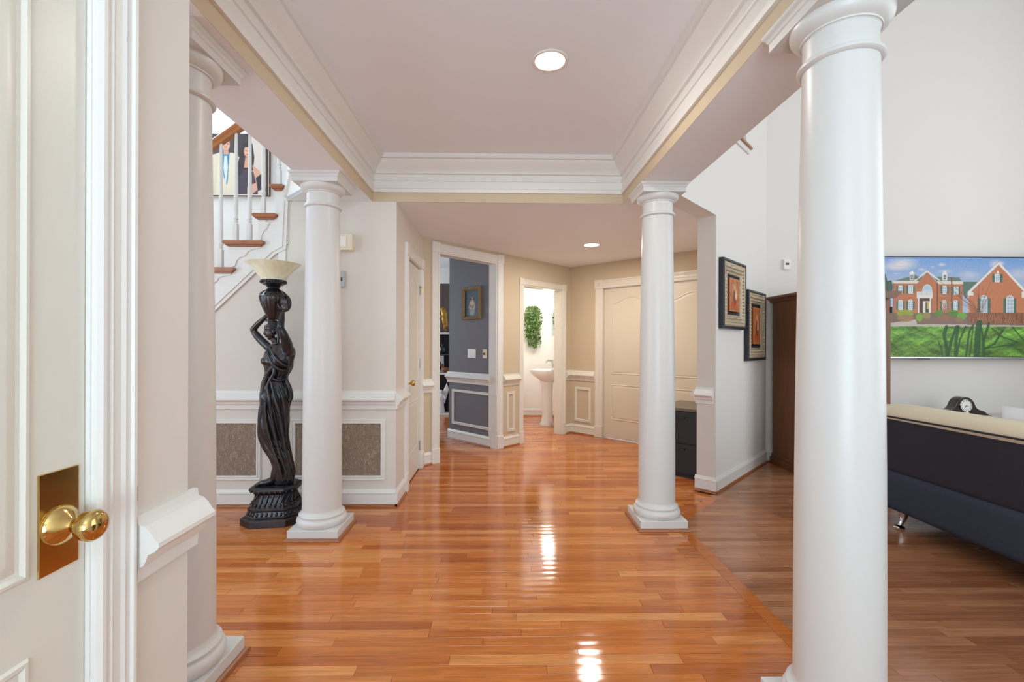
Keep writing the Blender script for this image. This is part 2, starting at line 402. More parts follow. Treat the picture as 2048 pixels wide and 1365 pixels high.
# ---- floor base
floor=struct('floor',MB().prism([(-4,-2.7),(1.23,-2.7),(1.23,3.27),(1.75,3.80),(2.9,4.95),(2.9,9.1),(-4,9.1)],-.05,-.012,'z'),M_OAK,'glossy orange oak strip floor of the foyer and hall','floor')
floor_fam=struct('floor_family',MB().prism([(1.23,-2.7),(6.7,-2.7),(6.7,5.05),(3.0,5.05),(1.75,3.80),(1.23,3.27)],-.05,-.012,'z'),M_OAK2,'browner oak strip floor of the family room','floor')
def set_tone(me,val):
    a=me.attributes.new('tone','FLOAT_VECTOR','FACE')
    d=np.tile(np.array(val,np.float32),(len(me.polygons),1)); a.data.foreach_set('vector',d.ravel())
for o in (floor,floor_fam): set_tone(o.data,(.4,.4,.4))
BW=.0572
def rows(y0,y1,fn,off,parent,material,limit,lo=.35,hi=1.25):
    boards=[]
    y=y0
    while y<y1:
        iv=fn(y+BW/2)
        if iv:
            x=iv[0]-random.random()*.9
            while x<iv[1]:
                L=random.uniform(lo,hi); a=max(x,iv[0]); b=min(x+L,iv[1])
                if b-a>.03: boards.append((a,b,y))
                x+=L
        y+=BW
    def geom(a,b,y):
        e=.0011; q=.0024; tl=random.gauss(0,.00008); t2=random.gauss(0,.00005)
        y1_=y+BW
        vs=[(a,y,-.012),(b,y,-.012),(b,y1_,-.012),(a,y1_,-.012),
            (a,y,-q),(b,y,-q),(b,y1_,-q),(a,y1_,-q),
            (a+e,y+e,t2-tl),(b-e,y+e,t2-tl),(b-e,y1_-e,t2+tl),(a+e,y1_-e,t2+tl),
            (a+e,y+BW*.5,t2+.00028),(b-e,y+BW*.5,t2+.00028)]
        fs=[(0,1,5,4),(1,2,6,5),(2,3,7,6),(3,0,4,7),(4,5,9,8),(5,6,10,13,9),(6,7,11,10),(7,4,8,12,11),(8,9,13,12),(12,13,10,11)]
        return vs,fs
    def size(bd):
        a,b,y=bd; ps=[project(p) for p in ((a,y,0),(b,y,0),(b,y+BW,0),(a,y+BW,0))]
        if any(p is None for p in ps): return 0
        xs=[min(max(p[0],430),2048) for p in ps]; ys=[min(max(p[1],0),1365) for p in ps]
        A=0
        for i in range(4): j=(i+1)%4; A+=xs[i]*ys[j]-xs[j]*ys[i]
        return abs(A)/2
    boards.sort(key=size,reverse=True)
    rest=MB(); rt=[]
    for i,bd in enumerate(boards):
        vs,fs=geom(*bd)
        tn=min(1,max(0,random.gauss(.5,.27))); tv=(tn,tn,tn)
        if i<limit and size(bd)>40:
            me=bpy.data.meshes.new('plank'); me.from_pydata(vs,[],fs); set_tone(me,tv); me.materials.append(material)
            o=bpy.data.objects.new('plank',me); COL.objects.link(o); o.parent=parent
        else:
            rest.add(vs,fs); rt+= [tv]*len(fs)
    me=bpy.data.meshes.new('plank_field'); me.from_pydata(rest.v,[],rest.f)
    a=me.attributes.new('tone','FLOAT_VECTOR','FACE'); a.data.foreach_set('vector',np.array(rt,np.float32).ravel())
    me.materials.append(material); o=bpy.data.objects.new('plank_field',me); COL.objects.link(o); o.parent=parent; o['kind']='stuff'
def iv_foyer(y):
    if y<3.62: xa=-3.3
    elif y<4.77: xa=-.84
    else: xa=-1.9
    xb=1.225 if y<3.25 else (y-2.05 if y<3.80 else (y-2.28))
    if y>4.95: xb=7.66-y
    if y>6.65: xb=1.0
    return (xa,xb)
def iv_fam(y):
    return (1.30 if y<3.35 else y-2.05, 5.6)
rows(-.3,8.9,iv_foyer,0,floor,M_OAK,290)
rows(.6,4.95,iv_fam,0,floor_fam,M_OAK2,250,.3,1.1)
# border boards of the foyer floor
def border(pts,name='border_board'):
    me=MB().prism(pts,-.012,.0004,'z'); o=obj(name,me,M_OAK,floor); set_tone(o.data,(.62,.3,.1)); return o
border([(1.2255,-.3),(1.30,-.3),(1.30,3.25),(1.2255,3.25)])
border([(1.2255,3.25),(1.30,3.25),(1.785,3.735),(1.73,3.79)])

# ---- foyer beams, tray, header
def beam(name,x0,x1,y0,y1,label):
    o=struct(name,MB().box(x0,x1,y0,y1,ZS,ZT+.12),M_CEIL,label,'beam'); return o
bl=beam('ceiling_beam',-1.355,-1.021,-2.5,3.6,'white dropped beam over the two columns by the stairs')
br=beam('ceiling_beam',.961,1.295,-2.5,3.6,'white dropped beam over the two columns by the family room')
header=struct('wall_header',MB().box(-1.02,.96,FAR_Y,FAR_Y+.008,ZS,ZT+.12),M_HALL,'tan header strip above the hallway entrance','wall')
obj('beam_face',MB().box(-1.021,-1.019,1.0,FAR_Y,ZS,2.5),M_HALL,bl)
obj('beam_face',MB().box(.959,.961,-.5,FAR_Y,ZS,2.5),M_HALL,br)
tray=struct('ceiling',MB().box(-1.03,.97,-2.5,FAR_Y+.1,ZT,ZT+.05),M_CEIL,'white tray ceiling of the foyer','ceiling')
# crown moulding sweep round the tray: profile (inset, z)
CROWN=[(0.0,2.473),(.016,2.473),(.018,2.480),(.020,2.498),(.014,2.504),(.010,2.508),(.010,2.560),(.018,2.563),(.020,2.570),(.014,2.575),(.014,2.612),
       (.030,2.616),(.034,2.624),(.030,2.632),(.036,2.640),(.050,2.652),(.070,2.672),(.086,2.690),(.092,2.702),(.090,2.708),(.104,2.712),(.112,2.724),(.118,2.740)]
def crown(name,x0,x1,y0,y1,prof,m,parent=None,**k):
    mb=MB(); vs=[]; n=len(prof)
    for (w_,z) in prof: vs+=[(x0+w_,y0+w_,z),(x1-w_,y0+w_,z),(x1-w_,y1-w_,z),(x0+w_,y1-w_,z)]
    fs=[]
    for i in range(n-1):
        for q in range(4): fs.append((4*i+q,4*i+(q+1)%4,4*i+4+(q+1)%4,4*i+4+q))
    mb.add(vs,fs); return obj(name,mb,m,parent,**k)
crown('trim_1',-1.019,.959,-2.38,FAR_Y,CROWN,M_TRIM,smooth=25,label='white crown moulding around the foyer tray ceiling',cat='moulding',kind='structure')
# hall ceiling, stair triangle soffit
hall_ceiling=struct('ceiling_hall',MB().prism([(-.95,3.6085),(.961,3.6085),(1.29,3.6085),(1.3395,3.6085),(2.70,4.969),(2.75,5.1),(1.01,6.85),(-1.0,4.85)],ZS,ZS+.08,'z'),M_CEIL,'flat white ceiling of the hallway','ceiling')

# ---- trims
RAIL=[(0,.765),(-.012,.765),(-.014,.797),(-.024,.801),(-.030,.812),(-.034,.825),(-.048,.831),(-.057,.840),(-.057,.850),(-.048,.859),(-.040,.872),(-.027,.886),(-.014,.890),(-.012,.909),(0,.909)]
BASE=[(0,.0),(-.014,.0),(-.014,.100),(-.020,.104),(-.018,.112),(-.010,.126),(-.006,.134),(0,.134)]
SHOE=[(0,0),(-.030,0),(-.029,.008),(-.024,.016),(-.014,.020),(0,.020)]
def rail(parent,a,b,m=None,name='chair_rail'): return obj(name,MB().prism(RAIL,a,b,'x'),m or M_TRIM,parent,smooth=20)
def base(parent,a,b,m=None):
    o=obj('baseboard',MB().prism(BASE,a,b,'x'),m or M_TRIM,parent,smooth=20)
    obj('shoe_moulding',MB().prism(SHOE,a,b,'x'),M_SHOE,o,smooth=40); return o
PMOULD=[(0,0),(0,.010),(.004,.014),(.010,.014),(.013,.010),(.018,.010),(.022,.016),(.030,.016),(.034,.008),(.036,0)]
def panel(parent,x0,x1,z0,z1,m=None): return obj('panel_moulding',MB().frame(x0,x1,z0,z1,PMOULD),m or M_TRIM,parent,smooth=20)
def casing_prof(w_):  # across x 0..w , y towards viewer
    return [(0,0),(0,-.014),(w_*.08,-.020),(w_*.16,-.020),(w_*.2,-.015),(w_*.3,-.013),(w_*.34,-.017),(w_*.42,-.013),(w_*.58,-.013),(w_*.66,-.017),(w_*.7,-.013),(w_*.8,-.015),(w_*.84,-.020),(w_*.92,-.020),(w_,-.014),(w_,0)]
def casing(name,loc,rz,a,b,zt,label,w_=.095,m=None,jamb=.13,rosette=True,sides=(1,1),rev=.003):
    m=m or M_TRIM
    e=empty(name,loc,rz,label,'door frame',kind='structure')
    for s_,x in ((0,a-w_),(1,b)):
        if not sides[s_]: continue
        obj('side_casing',MB().prism([(x+px,py) for px,py in casing_prof(w_)],.16,zt,'z'),m,e)
        obj('plinth_block',MB().box(x-.004,x+w_+.004,-.026,0,0,.16),m,e,bevel=.004)
        blk=obj('corner_block',MB().box(x-.004,x+w_+.004,-.026,0,zt,zt+w_+.008),m,e,bevel=.003)
        if rosette:
            mb=MB(); c=(x+w_/2,zt+w_/2+.004)
            prof=[(.0,.030),(.010,.030),(.013,.027),(.018,.027),(.022,.031),(.027,.031),(.031,.026)]
            t=MB().lathe(prof,24); mb.add([(c[0]+v[0],-v[2],c[1]+v[1]) for v in t.v],t.f)
            obj('rosette',mb,m,blk,smooth=30)
    mb=MB(); t=casing_prof(w_)
    mb.prism([(py,zt+px) for px,py in t],a,b,'x'); obj('head_casing',mb,m,e)
    if jamb:
        mb=MB(); mb.box(a-.012,a+rev,-.004,jamb,0,zt-rev); mb.box(b-rev,b+.012,-.004,jamb,0,zt-rev); mb.box(a-.012,b+.012,-.004,jamb,zt-rev,zt+.012); obj('door_jamb',mb,m,e)
    return e

# ---- far wainscot wall (with the staircase above it)
wf=struct('wall_far',MB().prism([(-3.3,0),(-.83,0),(-.83,ZS),(-1.68,ZS),(-1.68,2.055),(-1.81,2.012),(-2.66,1.205),(-3.3,.60)],0,.10,'y'),M_TAN,'beige wainscoted wall below the staircase','wall',(0,FAR_Y,0))
rail(wf,-3.3,-.83); base(wf,-3.3,-.83)
for (a,b) in ((-2.62,-1.885),(-1.65,-.915)):
    panel(wf,a,b,.208,.685)
    obj('plaster_inset',MB().box(a+.034,b-.034,-.004,.002,.242,.651),M_PLASTER,wf)
# ---- hall left wall with closet door
wl=struct('wall_hall_left',wall_boxes(MB(),.10,1.19,0,ZS,[(.40,1.08,0,2.05)]),M_TAN,'beige side wall of the hallway with a closet door','wall',(-.83,FAR_Y,0),PI/2)
wl.location.y=FAR_Y
rail(wl,-.02,.30); base(wl,-.014,.30)
casing('trim_2',(-.83,FAR_Y,0),PI/2,.40,1.08,2.05,'white casing around the hall closet door left of the dining opening',rosette=False)
# ---- 45 degree wall with dining and powder openings
DOP=(.215,1.095,2.27); POP=(1.565,2.387,2.05)
wa=struct('wall_hall_angled',wall_boxes(MB(),-.02,2.63,0,ZS,[(DOP[0],DOP[1],0,DOP[2]),(POP[0],POP[1],0,POP[2])]),M_HALL,'tan angled wall with the dining room and powder room openings','wall',(-.83,4.77,0),A45)
casing('trim_3',(-.83,4.77,0),A45,*DOP,'tall white casing around the dining room opening',w_=.095,rev=.012)
casing('trim_4',(-.83,4.77,0),A45,*POP,'cream casing around the powder room doorway',w_=.075,m=M_CREAMTRIM,rosette=False,rev=.012)
for a,b in ((-.02,.12),(1.195,1.485),(2.47,2.61)):
    rail(wa,a,b,M_CREAMTRIM if a>1 else None); base(wa,a,b,M_CREAMTRIM if a>1 else None)
panel(wa,1.262,1.408,.185,.685,M_CREAMTRIM)
# ---- closet wall
wb=struct('wall_hall_closet',wall_boxes(MB(),-.02,2.42,0,ZS,[(.535,2.19,0,2.05)]),M_HALL,'tan angled wall with the cream double closet doors','wall',(1.01,6.61,0),-A45)
casing('trim_5',(1.01,6.61,0),-A45,.535,2.19,2.05,'cream casing around the double closet doors',w_=.115,m=M_CREAMTRIM)
rail(wb,0,.42,M_CREAMTRIM); base(wb,0,.42,M_CREAMTRIM); panel(wb,.075,.35,.18,.67,M_CREAMTRIM)
# ---- wall between hall and family room
FO=(1.845,3.895)
mb=MB(); wall_boxes(mb,0,1.52,0,ZS,t=.155); mb.box(-.80,1.52,0,.155,ZS,5.4)
wfam=struct('wall_angled_divider',mb,M_FAM,'pale angled wall with the two dark framed pictures','wall',(FO[0],FO[1],0),A45)
base(wfam,-.014,1.52)
wp=struct('wall_divider_end',MB().box(-.1555,0,-.002,.004,0,ZS),M_TAN,'beige narrow end of the wall beside the black cabinet','wall',(FO[0]-.0006,FO[1]-.0006,0),-A45)
base(wp,-.170,.014); rail(wp,-.165,-.012)
# the rail returns on the hall side
wh=struct('wall_divider_hall_side',MB().box(-.0,1.40,-.003,.004,0,ZS),M_TAN,'beige hall side of the angled dividing wall','wall',(FO[0]-.155*math.cos(A45)-.001+1.40*math.cos(A45),FO[1]+.155*math.sin(A45)+.001+1.40*math.sin(A45),0),A45+PI)
base(wh,0,1.41); rail(wh,1.3,1.41)
# ---- family room shell
fb=struct('wall_family_back',MB().box(2.80,6.7,0,.12,0,5.4),M_FAM,'tall pale back wall of the family room behind the television','wall',(0,4.95,0))
base(fb,2.91,6.6)
def shell(name,mbx,m,label,cat='wall',**k): return struct(name,mbx,m,label,cat,**k)
def window(name,loc,rz,x0,x1,z0,z1,nx,nz,label):
    e=empty(name,loc,rz,label,'window',kind='structure')
    mb=MB().frame(x0-.06,x1+.06,z0-.06,z1+.06,[(0,0),(0,.02),(.06,.02),(.07,-.03),(.10,-.03),(.10,-.08)]); obj('window_frame',mb,M_TRIM,e)
    mb=MB()
    for i in range(1,nx): x=x0+(x1-x0)*i/nx; mb.box(x-.012,x+.012,.03,.05,z0,z1)
    for i in range(1,nz): z=z0+(z1-z0)*i/nz; mb.box(x0,x1,.03,.05,z-.012,z+.012)
    obj('muntins',mb,M_TRIM,e); return e
# right (window) wall: viewer inside looks +X, right = -Y
shell('wall_family_right',wall_boxes(MB(),-5.1,2.7,0,5.4,[(-3.7,-.1,.6,4.4)]),M_FAM,'window wall on the far right of the family room',loc=(6.6,0,0),rz=-PI/2)
window('window_1',(6.6,0,0),-PI/2,-3.7,-.1,.6,4.4,4,4,'tall divided window on the right wall of the family room')
shell('wall_family_front',wall_boxes(MB(),-6.6,-1.3,0,5.4,[(-6.1,-2.5,.6,4.4)]),M_FAM,'front window wall of the family room',loc=(0,-2.6,0),rz=PI)
window('window_2',(0,-2.6,0),PI,-6.1,-2.5,.6,4.4,4,4,'tall divided window on the front wall of the family room')
shell('ceiling_family',MB().box(1.0,6.7,-2.7,5.1,5.4,5.5),M_CEIL,'high white ceiling of the family room','ceiling')
shell('wall_foyer_right',MB().box(1.13,1.295,-2.6,.75,0,5.4),M_TAN,'beige foyer wall right of the entry door')
shell('wall_upper_right',MB().box(1.13,1.29,.75,3.3,ZT+.12,5.4),M_FAM,'upper wall above the right beam')
# ---- near left closet wall
NLX=-.79
nl=struct('wall_near_left',wall_boxes(MB(),-2.5,1.159,0,ZT,[(.10,.882,0,2.05)],t=.14),M_TAN,'beige foyer wall with the near white closet door','wall',(NLX,0,0),PI/2)
obj('wall_return',MB().box(-2.5,1.159,.14,.56,0,ZT),M_TAN,nl)
rail(nl,.985,1.159+.02); 
base(nl,.985,1.16)
casing('trim_6',(NLX,0,0),PI/2,.10,.884,2.05,'white casing of the near closet door in the left foreground',w_=.098,jamb=.10)
# ---- entry front wall behind the camera
shell('wall_front',wall_boxes(MB(),-1.14,.80,0,ZT+.1,[(-.85,.65,.15,2.45)]),M_TAN,'entry wall with the front door glass behind the viewer',loc=(0,-2.4,0),rz=PI)
window('window_3',(0,-2.4,0),PI,-.85,.65,.15,2.45,3,5,'unseen front entry glazing, enlarged for the light')  # out of view; made larger and moved back so the entry fill spreads evenly
# ---- living room / stair hall on the left
shell('wall_left',wall_boxes(MB(),-2.7,4.8,0,5.4,[(.2,2.6,.6,2.5),(3.75,4.55,3.0,4.8)]),M_FAM,'left outer wall of the living room and stairwell',loc=(-4.0,0,0),rz=PI/2)
window('window_4',(-4.0,0,0),PI/2,.2,2.6,.6,2.5,3,3,'living room side window')
window('window_5',(-4.0,0,0),PI/2,3.75,4.55,3.0,4.8,2,3,'stairwell window')
shell('wall_living_front',wall_boxes(MB(),1.2,4.1,0,5.4,[(1.6,3.6,.65,2.55)]),M_FAM,'front wall of the living room',loc=(0,-2.6,0),rz=PI)
window('window_6',(0,-2.6,0),PI,1.6,3.6,.65,2.55,3,3,'living room front window')
shell('ceiling_living',MB().box(-4.1,-1.35,-2.7,2.5,ZT,ZT+.1),M_CEIL,'living room ceiling','ceiling')
shell('ceiling_stair',MB().box(-4.1,-.9,2.5,4.8,5.4,5.5),M_CEIL,'high ceiling over the stairs','ceiling')
shell('wall_stair_front',MB().box(-4.1,-1.02,2.40,2.5,ZT+.1,5.4),M_WHITEWALL,'upper wall in front of the stairwell')
shell('wall_stair_right',MB().box(-1.02,-.9,2.5,4.8,ZT+.12,5.4),M_WHITEWALL,'upper wall right of the stairwell')
sb=shell('wall_stair_back',MB().box(-4.0,-.96,0,.1,0,5.4),M_WHITEWALL,'white back wall of the stairwell with the portrait',loc=(0,4.66,0))
# ---- dining room
DBX=-.83+1.095*math.cos(A45); DBY=4.77+1.095*math.sin(A45)
# slate wall perpendicular to the angled wall, starting at the right jamb
blue=struct('wall_dining_divider',MB().box(-.925,-.115,0,.1,0,ZT),M_BLUEGREY,'slate grey dining room wall seen through the opening','wall',(DBX+.0,DBY+.0,0),-A45)
rail(blue,-.955,-.10); base(blue,-.94,-.10); panel(blue,-.855,.02,.21,.675)
shell('wall_dining_back',MB().box(-3.6,.1,0,.1,0,ZT),M_BROWNWALL,'dark brown back wall of the dining room',loc=(0,8.9,0))
crown_d=MB().prism([(0,2.46),(-.02,2.46),(-.03,2.50),(-.06,2.56),(-.11,2.66),(-.14,2.74),(0,2.74)],-3.5,0.1,'x')
obj('trim_7',crown_d,M_TRIM,None,(0,8.9,0),label='white crown moulding on the brown dining room wall',cat='moulding',kind='structure')
shell('ceiling_dining',MB().prism([(-3.6,4.76),(-1.0,4.76),(-.83,4.90),(.0,5.73),(.0,9.0),(-3.6,9.0)],ZT,ZT+.06,'z'),M_CEIL,'white dining room ceiling','ceiling')
shell('wall_dining_left',wall_boxes(MB(),4.76,9.0,0,ZT,[(6.6,8.2,.8,2.4)]),M_BROWNWALL,'left wall of the dining room',loc=(-3.5,0,0),rz=PI/2)
window('window_7',(-3.5,0,0),PI/2,6.6,8.2,.8,2.4,2,2,'dining room window')
shell('wall_dining_above',MB().prism([(-.02,ZS+.08),(2.0,ZS+.08),(2.0,ZT+.05),(-.02,ZT+.05)],.10,.13,'y'),M_BROWNWALL,'dining room wall over the opening',loc=(-.83,4.77,0),rz=A45)
# ---- powder room
pbk=shell('wall_powder_back',MB().box(.0,1.05,0,.1,0,ZS+.05),M_WHITEWALL,'bright white back wall of the powder room',loc=(0,8.12,0)); base(pbk,.1,.95)
prt=shell('wall_powder_right',MB().box(-8.12,-6.72,0,.1,0,ZS+.05),M_WHITEWALL,'white side wall of the powder room behind the sink',loc=(.95,0,0),rz=-PI/2); base(prt,-8.12,-6.75)
shell('wall_powder_left',MB().box(.0,.08,5.80,8.15,0,ZS+.05),M_WHITEWALL,'left wall of the powder room')
shell('ceiling_powder',MB().prism([(.0,5.80),(1.05,6.85),(1.05,8.2),(.0,8.2)],ZS+.05,ZS+.1,'z'),M_CEIL,'powder room ceiling','ceiling')

# ================================================================== COLUMNS
def column(x,y,label):
    e=empty('column',(x,y,0),0,label,'column',group='white round columns')
    obj('shoe_moulding',MB().squares([(.180,0),(.180,.006),(.176,.016),(.168,.022)]),M_SHOE,e)
    obj('plinth',MB().squares([(.163,.0),(.163,.070)]),M_COLUMN,e,bevel=.003)
    obj('base_moulding',MB().lathe([(.150,.070),(.154,.074),(.160,.086),(.162,.098),(.159,.110),(.152,.119),(.146,.122),(.146,.127),(.143,.129),(.147,.133),(.147,.139),(.142,.144),(.135,.147),(.130,.155),(.1265,.168)],72),M_COLUMN,e,smooth=35)
    obj('shaft',MB().lathe([(.1265,.160),(.1255,.5),(.1235,.9),(.1195,1.3),(.1135,1.7),(.1070,2.1),(.1060,2.20)],72),M_COLUMN,e,smooth=40)
    obj('neck_ring',MB().lathe([(.104,2.192),(.113,2.193),(.120,2.199),(.121,2.206),(.118,2.212),(.112,2.215),(.112,2.219),(.104,2.220)],72),M_COLUMN,e,smooth=35)
    obj('capital',MB().lathe([(.1045,2.215),(.1045,2.288),(.108,2.291),(.112,2.291),(.113,2.296),(.122,2.300),(.133,2.308),(.141,2.319),(.144,2.333),(.144,2.338)],72),M_COLUMN,e,smooth=35)
    obj('abacus',MB().squares([(.148,2.337),(.148,2.366),(.152,2.370),(.156,2.380),(.164,2.388),(.166,2.392),(.166,ZS)]),M_COLUMN,e)
    return e
column(-1.217,3.115,'white round column right in front of the dark statue lamp')
column(1.12,3.262,'white round column in front of the black cabinet and closet doors')
column(-1.222,1.735,'white round column partly hidden behind the near left wall')
column(1.112,1.485,'large white round column in the right foreground beside the sofa')

# ================================================================== DOORS
def arch_pts(x0,x1,z0,z1,rise,n=16):
    """panel outline with an eyebrow arch on top"""
    pts=[(x0,z0),(x1,z0),(x1,z1-rise)]
    for i in range(1,n):
        t=i/n; x=x1+(x0-x1)*t
        u=1-abs(2*t-1)
        pts.append((x,z1-rise+rise*(3*u*u-2*u*u*u)))
    pts.append((x0,z1-rise)); return pts
PGROOVE=[(0,0),(.004,.005),(.010,.006),(.016,.001),(.022,-.000),(.034,.004),(.040,.005)]
def door_leaf(name,loc,rz,w_,h_,m,label,arch=True,t=.035,panels=None,kind='structure'):
    """leaf in local x 0..w, front at y=0 (recessed by loc)"""
    e=empty(name,loc,rz,label,'door',kind=kind)
    obj('leaf',MB().box(0,w_,0,t,.012,h_),m,e,bevel=.003)
    st=.115*min(1,w_/.76)
    if arch: outs=[arch_pts(st,w_-st,.26,.74,0.0001,4),arch_pts(st,w_-st,.88,h_-.115,.085)]
    else: outs=panels
    for o_ in outs:
        mb=MB().outline(o_,PGROOVE)
        n=len(o_); ring=mb.v[-n:]; mb.add(ring,[tuple(range(n))])
        obj('raised_panel',mb,m,e,smooth=25)
    return e
def hinge(parent,x,z,y=-.004):
    h=obj('hinge',MB().box(x-.016,x+.016,y-.001,y+.006,z-.045,z+.045),M_STEEL,parent)
    obj('hinge_pin',MB().tube([(x,y-.005,z-.05),(x,y-.005,z+.05)],.006,8),M_STEEL,h)
def knob(parent,x,z,m,plate=True,r=.027,y=0):
    k=None
    def yl(prof): # lathe about the y axis towards the viewer
        t=MB().lathe(prof,28); return MB().add([(x+v[0],y-v[2],z+v[1]) for v in t.v],t.f)
    k=obj('knob',yl([(.010,.020),(.0105,.034),(.016,.038),(.024,.043),(r,.052),(r+.0015,.060),(r-.002,.067),(.018,.072),(.0,.074)]),m,parent,smooth=40)
    obj('rose',yl([(.036,.0),(.036,.003),(.032,.008),(.024,.016),(.016,.021),(.012,.026)]),m,k,smooth=40)
    return k
# hall closet door (left wall of the hall)
d1=door_leaf('door_1',(-.83-.012,FAR_Y+.404,0),PI/2,.672,2.04,M_DOOR,'white arched two panel hall closet door with a brass knob')
knob(d1,.06,.93,M_BRASS)
for z in (1.84,1.08,.24): hinge(d1,.668,z)
hk=obj('robe_hook',MB().tube([(.64,0,1.86),(.64,-.02,1.86),(.64,-.03,1.85),(.64,-.03,1.78)],.005,8),M_BRASS,d1)
# double closet doors
for i,(a,lab) in enumerate(((.540,'cream arched closet door leaf nearest the powder room'),(1.365,'cream arched closet door leaf behind the black cabinet'))):
    c=math.cos(A45)
    d=door_leaf('door_%d'%(2+i),(1.01+a*c+.03*c,6.61-a*c+.03*c,0),-A45,.82,2.04,M_CREAMDOOR,lab)
# near left closet door
def rectp(x0,x1,z0,z1): return [(x0,z0),(x1,z0),(x1,z1),(x0,z1)]
d4=door_leaf('door_4',(NLX-.004,.104,0),PI/2,.776,2.04,M_DOOR,'white panelled closet door with brass knob in the left foreground',arch=False,
   panels=[rectp(.104,.672,.24,.75),rectp(.104,.672,.88,1.92)])
pl=obj('escutcheon',MB().box(.686,.761,-.003,.001,.873,1.052),M_BRASS,d4,bevel=.0015)
k4=knob(d4,.7235,.952,M_BRASS,r=.0265,y=-.003)
obj('latch_strike',MB().box(.884,.886,-.012,.02,.93,.975).box(.872,.886,-.013,-.011,.94,.972),M_BRASS,d4)
# powder room strike on the jamb
obj('strike_plate',MB().box(2.3855,2.387,.03,.06,.96,1.02),M_BRASS,bpy.data.objects['trim_4'])

# ================================================================== STAIRCASE
st=empty('staircase',(0,0,0),0,'open white staircase with brown wooden treads behind the columns','staircase')
SY=FAR_Y+.01
TR=[(-2.95,-2.62,1.456),(-2.715,-2.385,1.673),(-2.475,-2.148,1.890),(-2.240,-1.913,2.107),(-2.005,-1.812,2.326),(-1.868,-1.755,2.560)]
TR=[(a*.968,b*.968,1.28+(z-1.28)*.968) for a,b,z in TR]
for (a,b,z) in TR:
    prof=[(a+.012,z-.030),(a+.004,z-.022),(a,z-.012),(a+.002,z-.004),(a+.010,z),(b-.008,z),(b-.001,z-.005),(b,z-.013),(b-.006,z-.022),(b-.016,z-.030)]
    t=obj('tread',MB().prism(prof,SY-.055,4.60,'y'),M_TREAD,st)
    obj('tread_scotia',MB().prism([(a+.03,z-.044),(a+.012,z-.030),(b-.016,z-.030),(b-.034,z-.044)],SY-.040,SY+.02,'y'),M_TREAD,t)
# risers / white body under each tread
for i,(a,b,z) in enumerate(TR):
    obj('riser',MB().box(a+.035,a+.055,SY-.01,4.60,z-.210,z-.030),M_TRIM,st)
# stringer face: follows treads above and the sloping moulding below
up=[]
for (a,b,z) in TR: up+=[(a+.03,z-.217),(a+.03,z-.032)]
poly=[(-2.95,.98),(-1.86,2.035),(-1.752,2.10),(-1.752,2.53),(-1.838,2.53)]+[(TR[4][1]-.02,TR[4][2]-.032),(TR[4][0]+.03,TR[4][2]-.032)]
pts=[(-2.87,1.0),(-1.81,2.015),(-1.68,2.06),(-1.68,2.55),(TR[5][0]+.03,TR[5][2]-.031),(TR[5][0]+.03,TR[4][2]-.031),(TR[4][0]+.03,TR[4][2]-.031),(TR[4][0]+.03,TR[3][2]-.031),(TR[3][0]+.03,TR[3][2]-.031),(TR[3][0]+.03,TR[2][2]-.031),(TR[2][0]+.03,TR[2][2]-.031),(TR[2][0]+.03,TR[1][2]-.031),(TR[1][0]+.03,TR[1][2]-.031),(TR[1][0]+.03,TR[0][2]-.031),(-2.87,TR[0][2]-.031)]
obj('stringer',MB().prism(pts,SY-.018,SY+.10,'y'),M_TRIM,st)
# brackets: wavy scroll plates under each tread end
for (a,b,z) in TR[1:5]:
    L=b-a-.05; x0=a+.035; zt=z-.046
    cv=[(0,-.171),(.05,-.150),(.06,-.115),(.085,-.085),(.125,-.073),(.145,-.055),(.155,-.035),(.19,-.020),(L-.02,-.012),(L,0)]
    kx=L/.28
    pp=[(x0,zt)]+[(x0+min(x*kx,L),zt+dz) for x,dz in cv]
    obj('bracket',MB().prism(pp,SY-.026,SY-.016,'y'),M_TRIM,st)
# sloping moulding under the stringer, turning up at the corner
def band(pts2,offs,y0,y1,name,parent,m):
    """moulding of constant width along a polyline in xz"""
    n=len(pts2); nor=[]
    for i in range(n):
        d0=(Vector(pts2[i])-Vector(pts2[i-1])).normalized() if i>0 else None
        d1_=(Vector(pts2[i+1])-Vector(pts2[i])).normalized() if i<n-1 else None
        ds=[d for d in (d0,d1_) if d]; ns=[Vector((d.y,-d.x)) for d in ds]
        k=sum(ns,Vector((0,0))); k=k/max(.4,k.dot(k)/len(ns)) if len(ns)==2 else ns[0]
        nor.append(k)
    mb=MB()
    A=[(pts2[i][0]+nor[i].x*offs[0],pts2[i][1]+nor[i].y*offs[0]) for i in range(n)]
    B=[(pts2[i][0]+nor[i].x*offs[1],pts2[i][1]+nor[i].y*offs[1]) for i in range(n)]
    for i in range(n-1):
        q=[A[i],A[i+1],B[i+1],B[i]]
        mb.add([(p[0],y0,p[1]) for p in q]+[(p[0],y1,p[1]) for p in q],[(0,1,2,3),(7,6,5,4),(0,4,5,1),(1,5,6,2),(2,6,7,3),(3,7,4,0)])
    return obj(name,mb,m,parent)
path=[(-2.87,1.005),(-1.812,2.020),(-1.745,2.055),(-1.730,2.40)]
band(path,(-.012,.030),SY-.034,SY-.012,'skirt_moulding',st,M_TRIM)
band(path,(.030,.055),SY-.026,SY-.012,'skirt_moulding',st,M_TRIM)
obj('corner_strip',MB().box(-1.752,-1.695,SY-.020,SY-.010,1.90,2.06),M_TRIM,st)
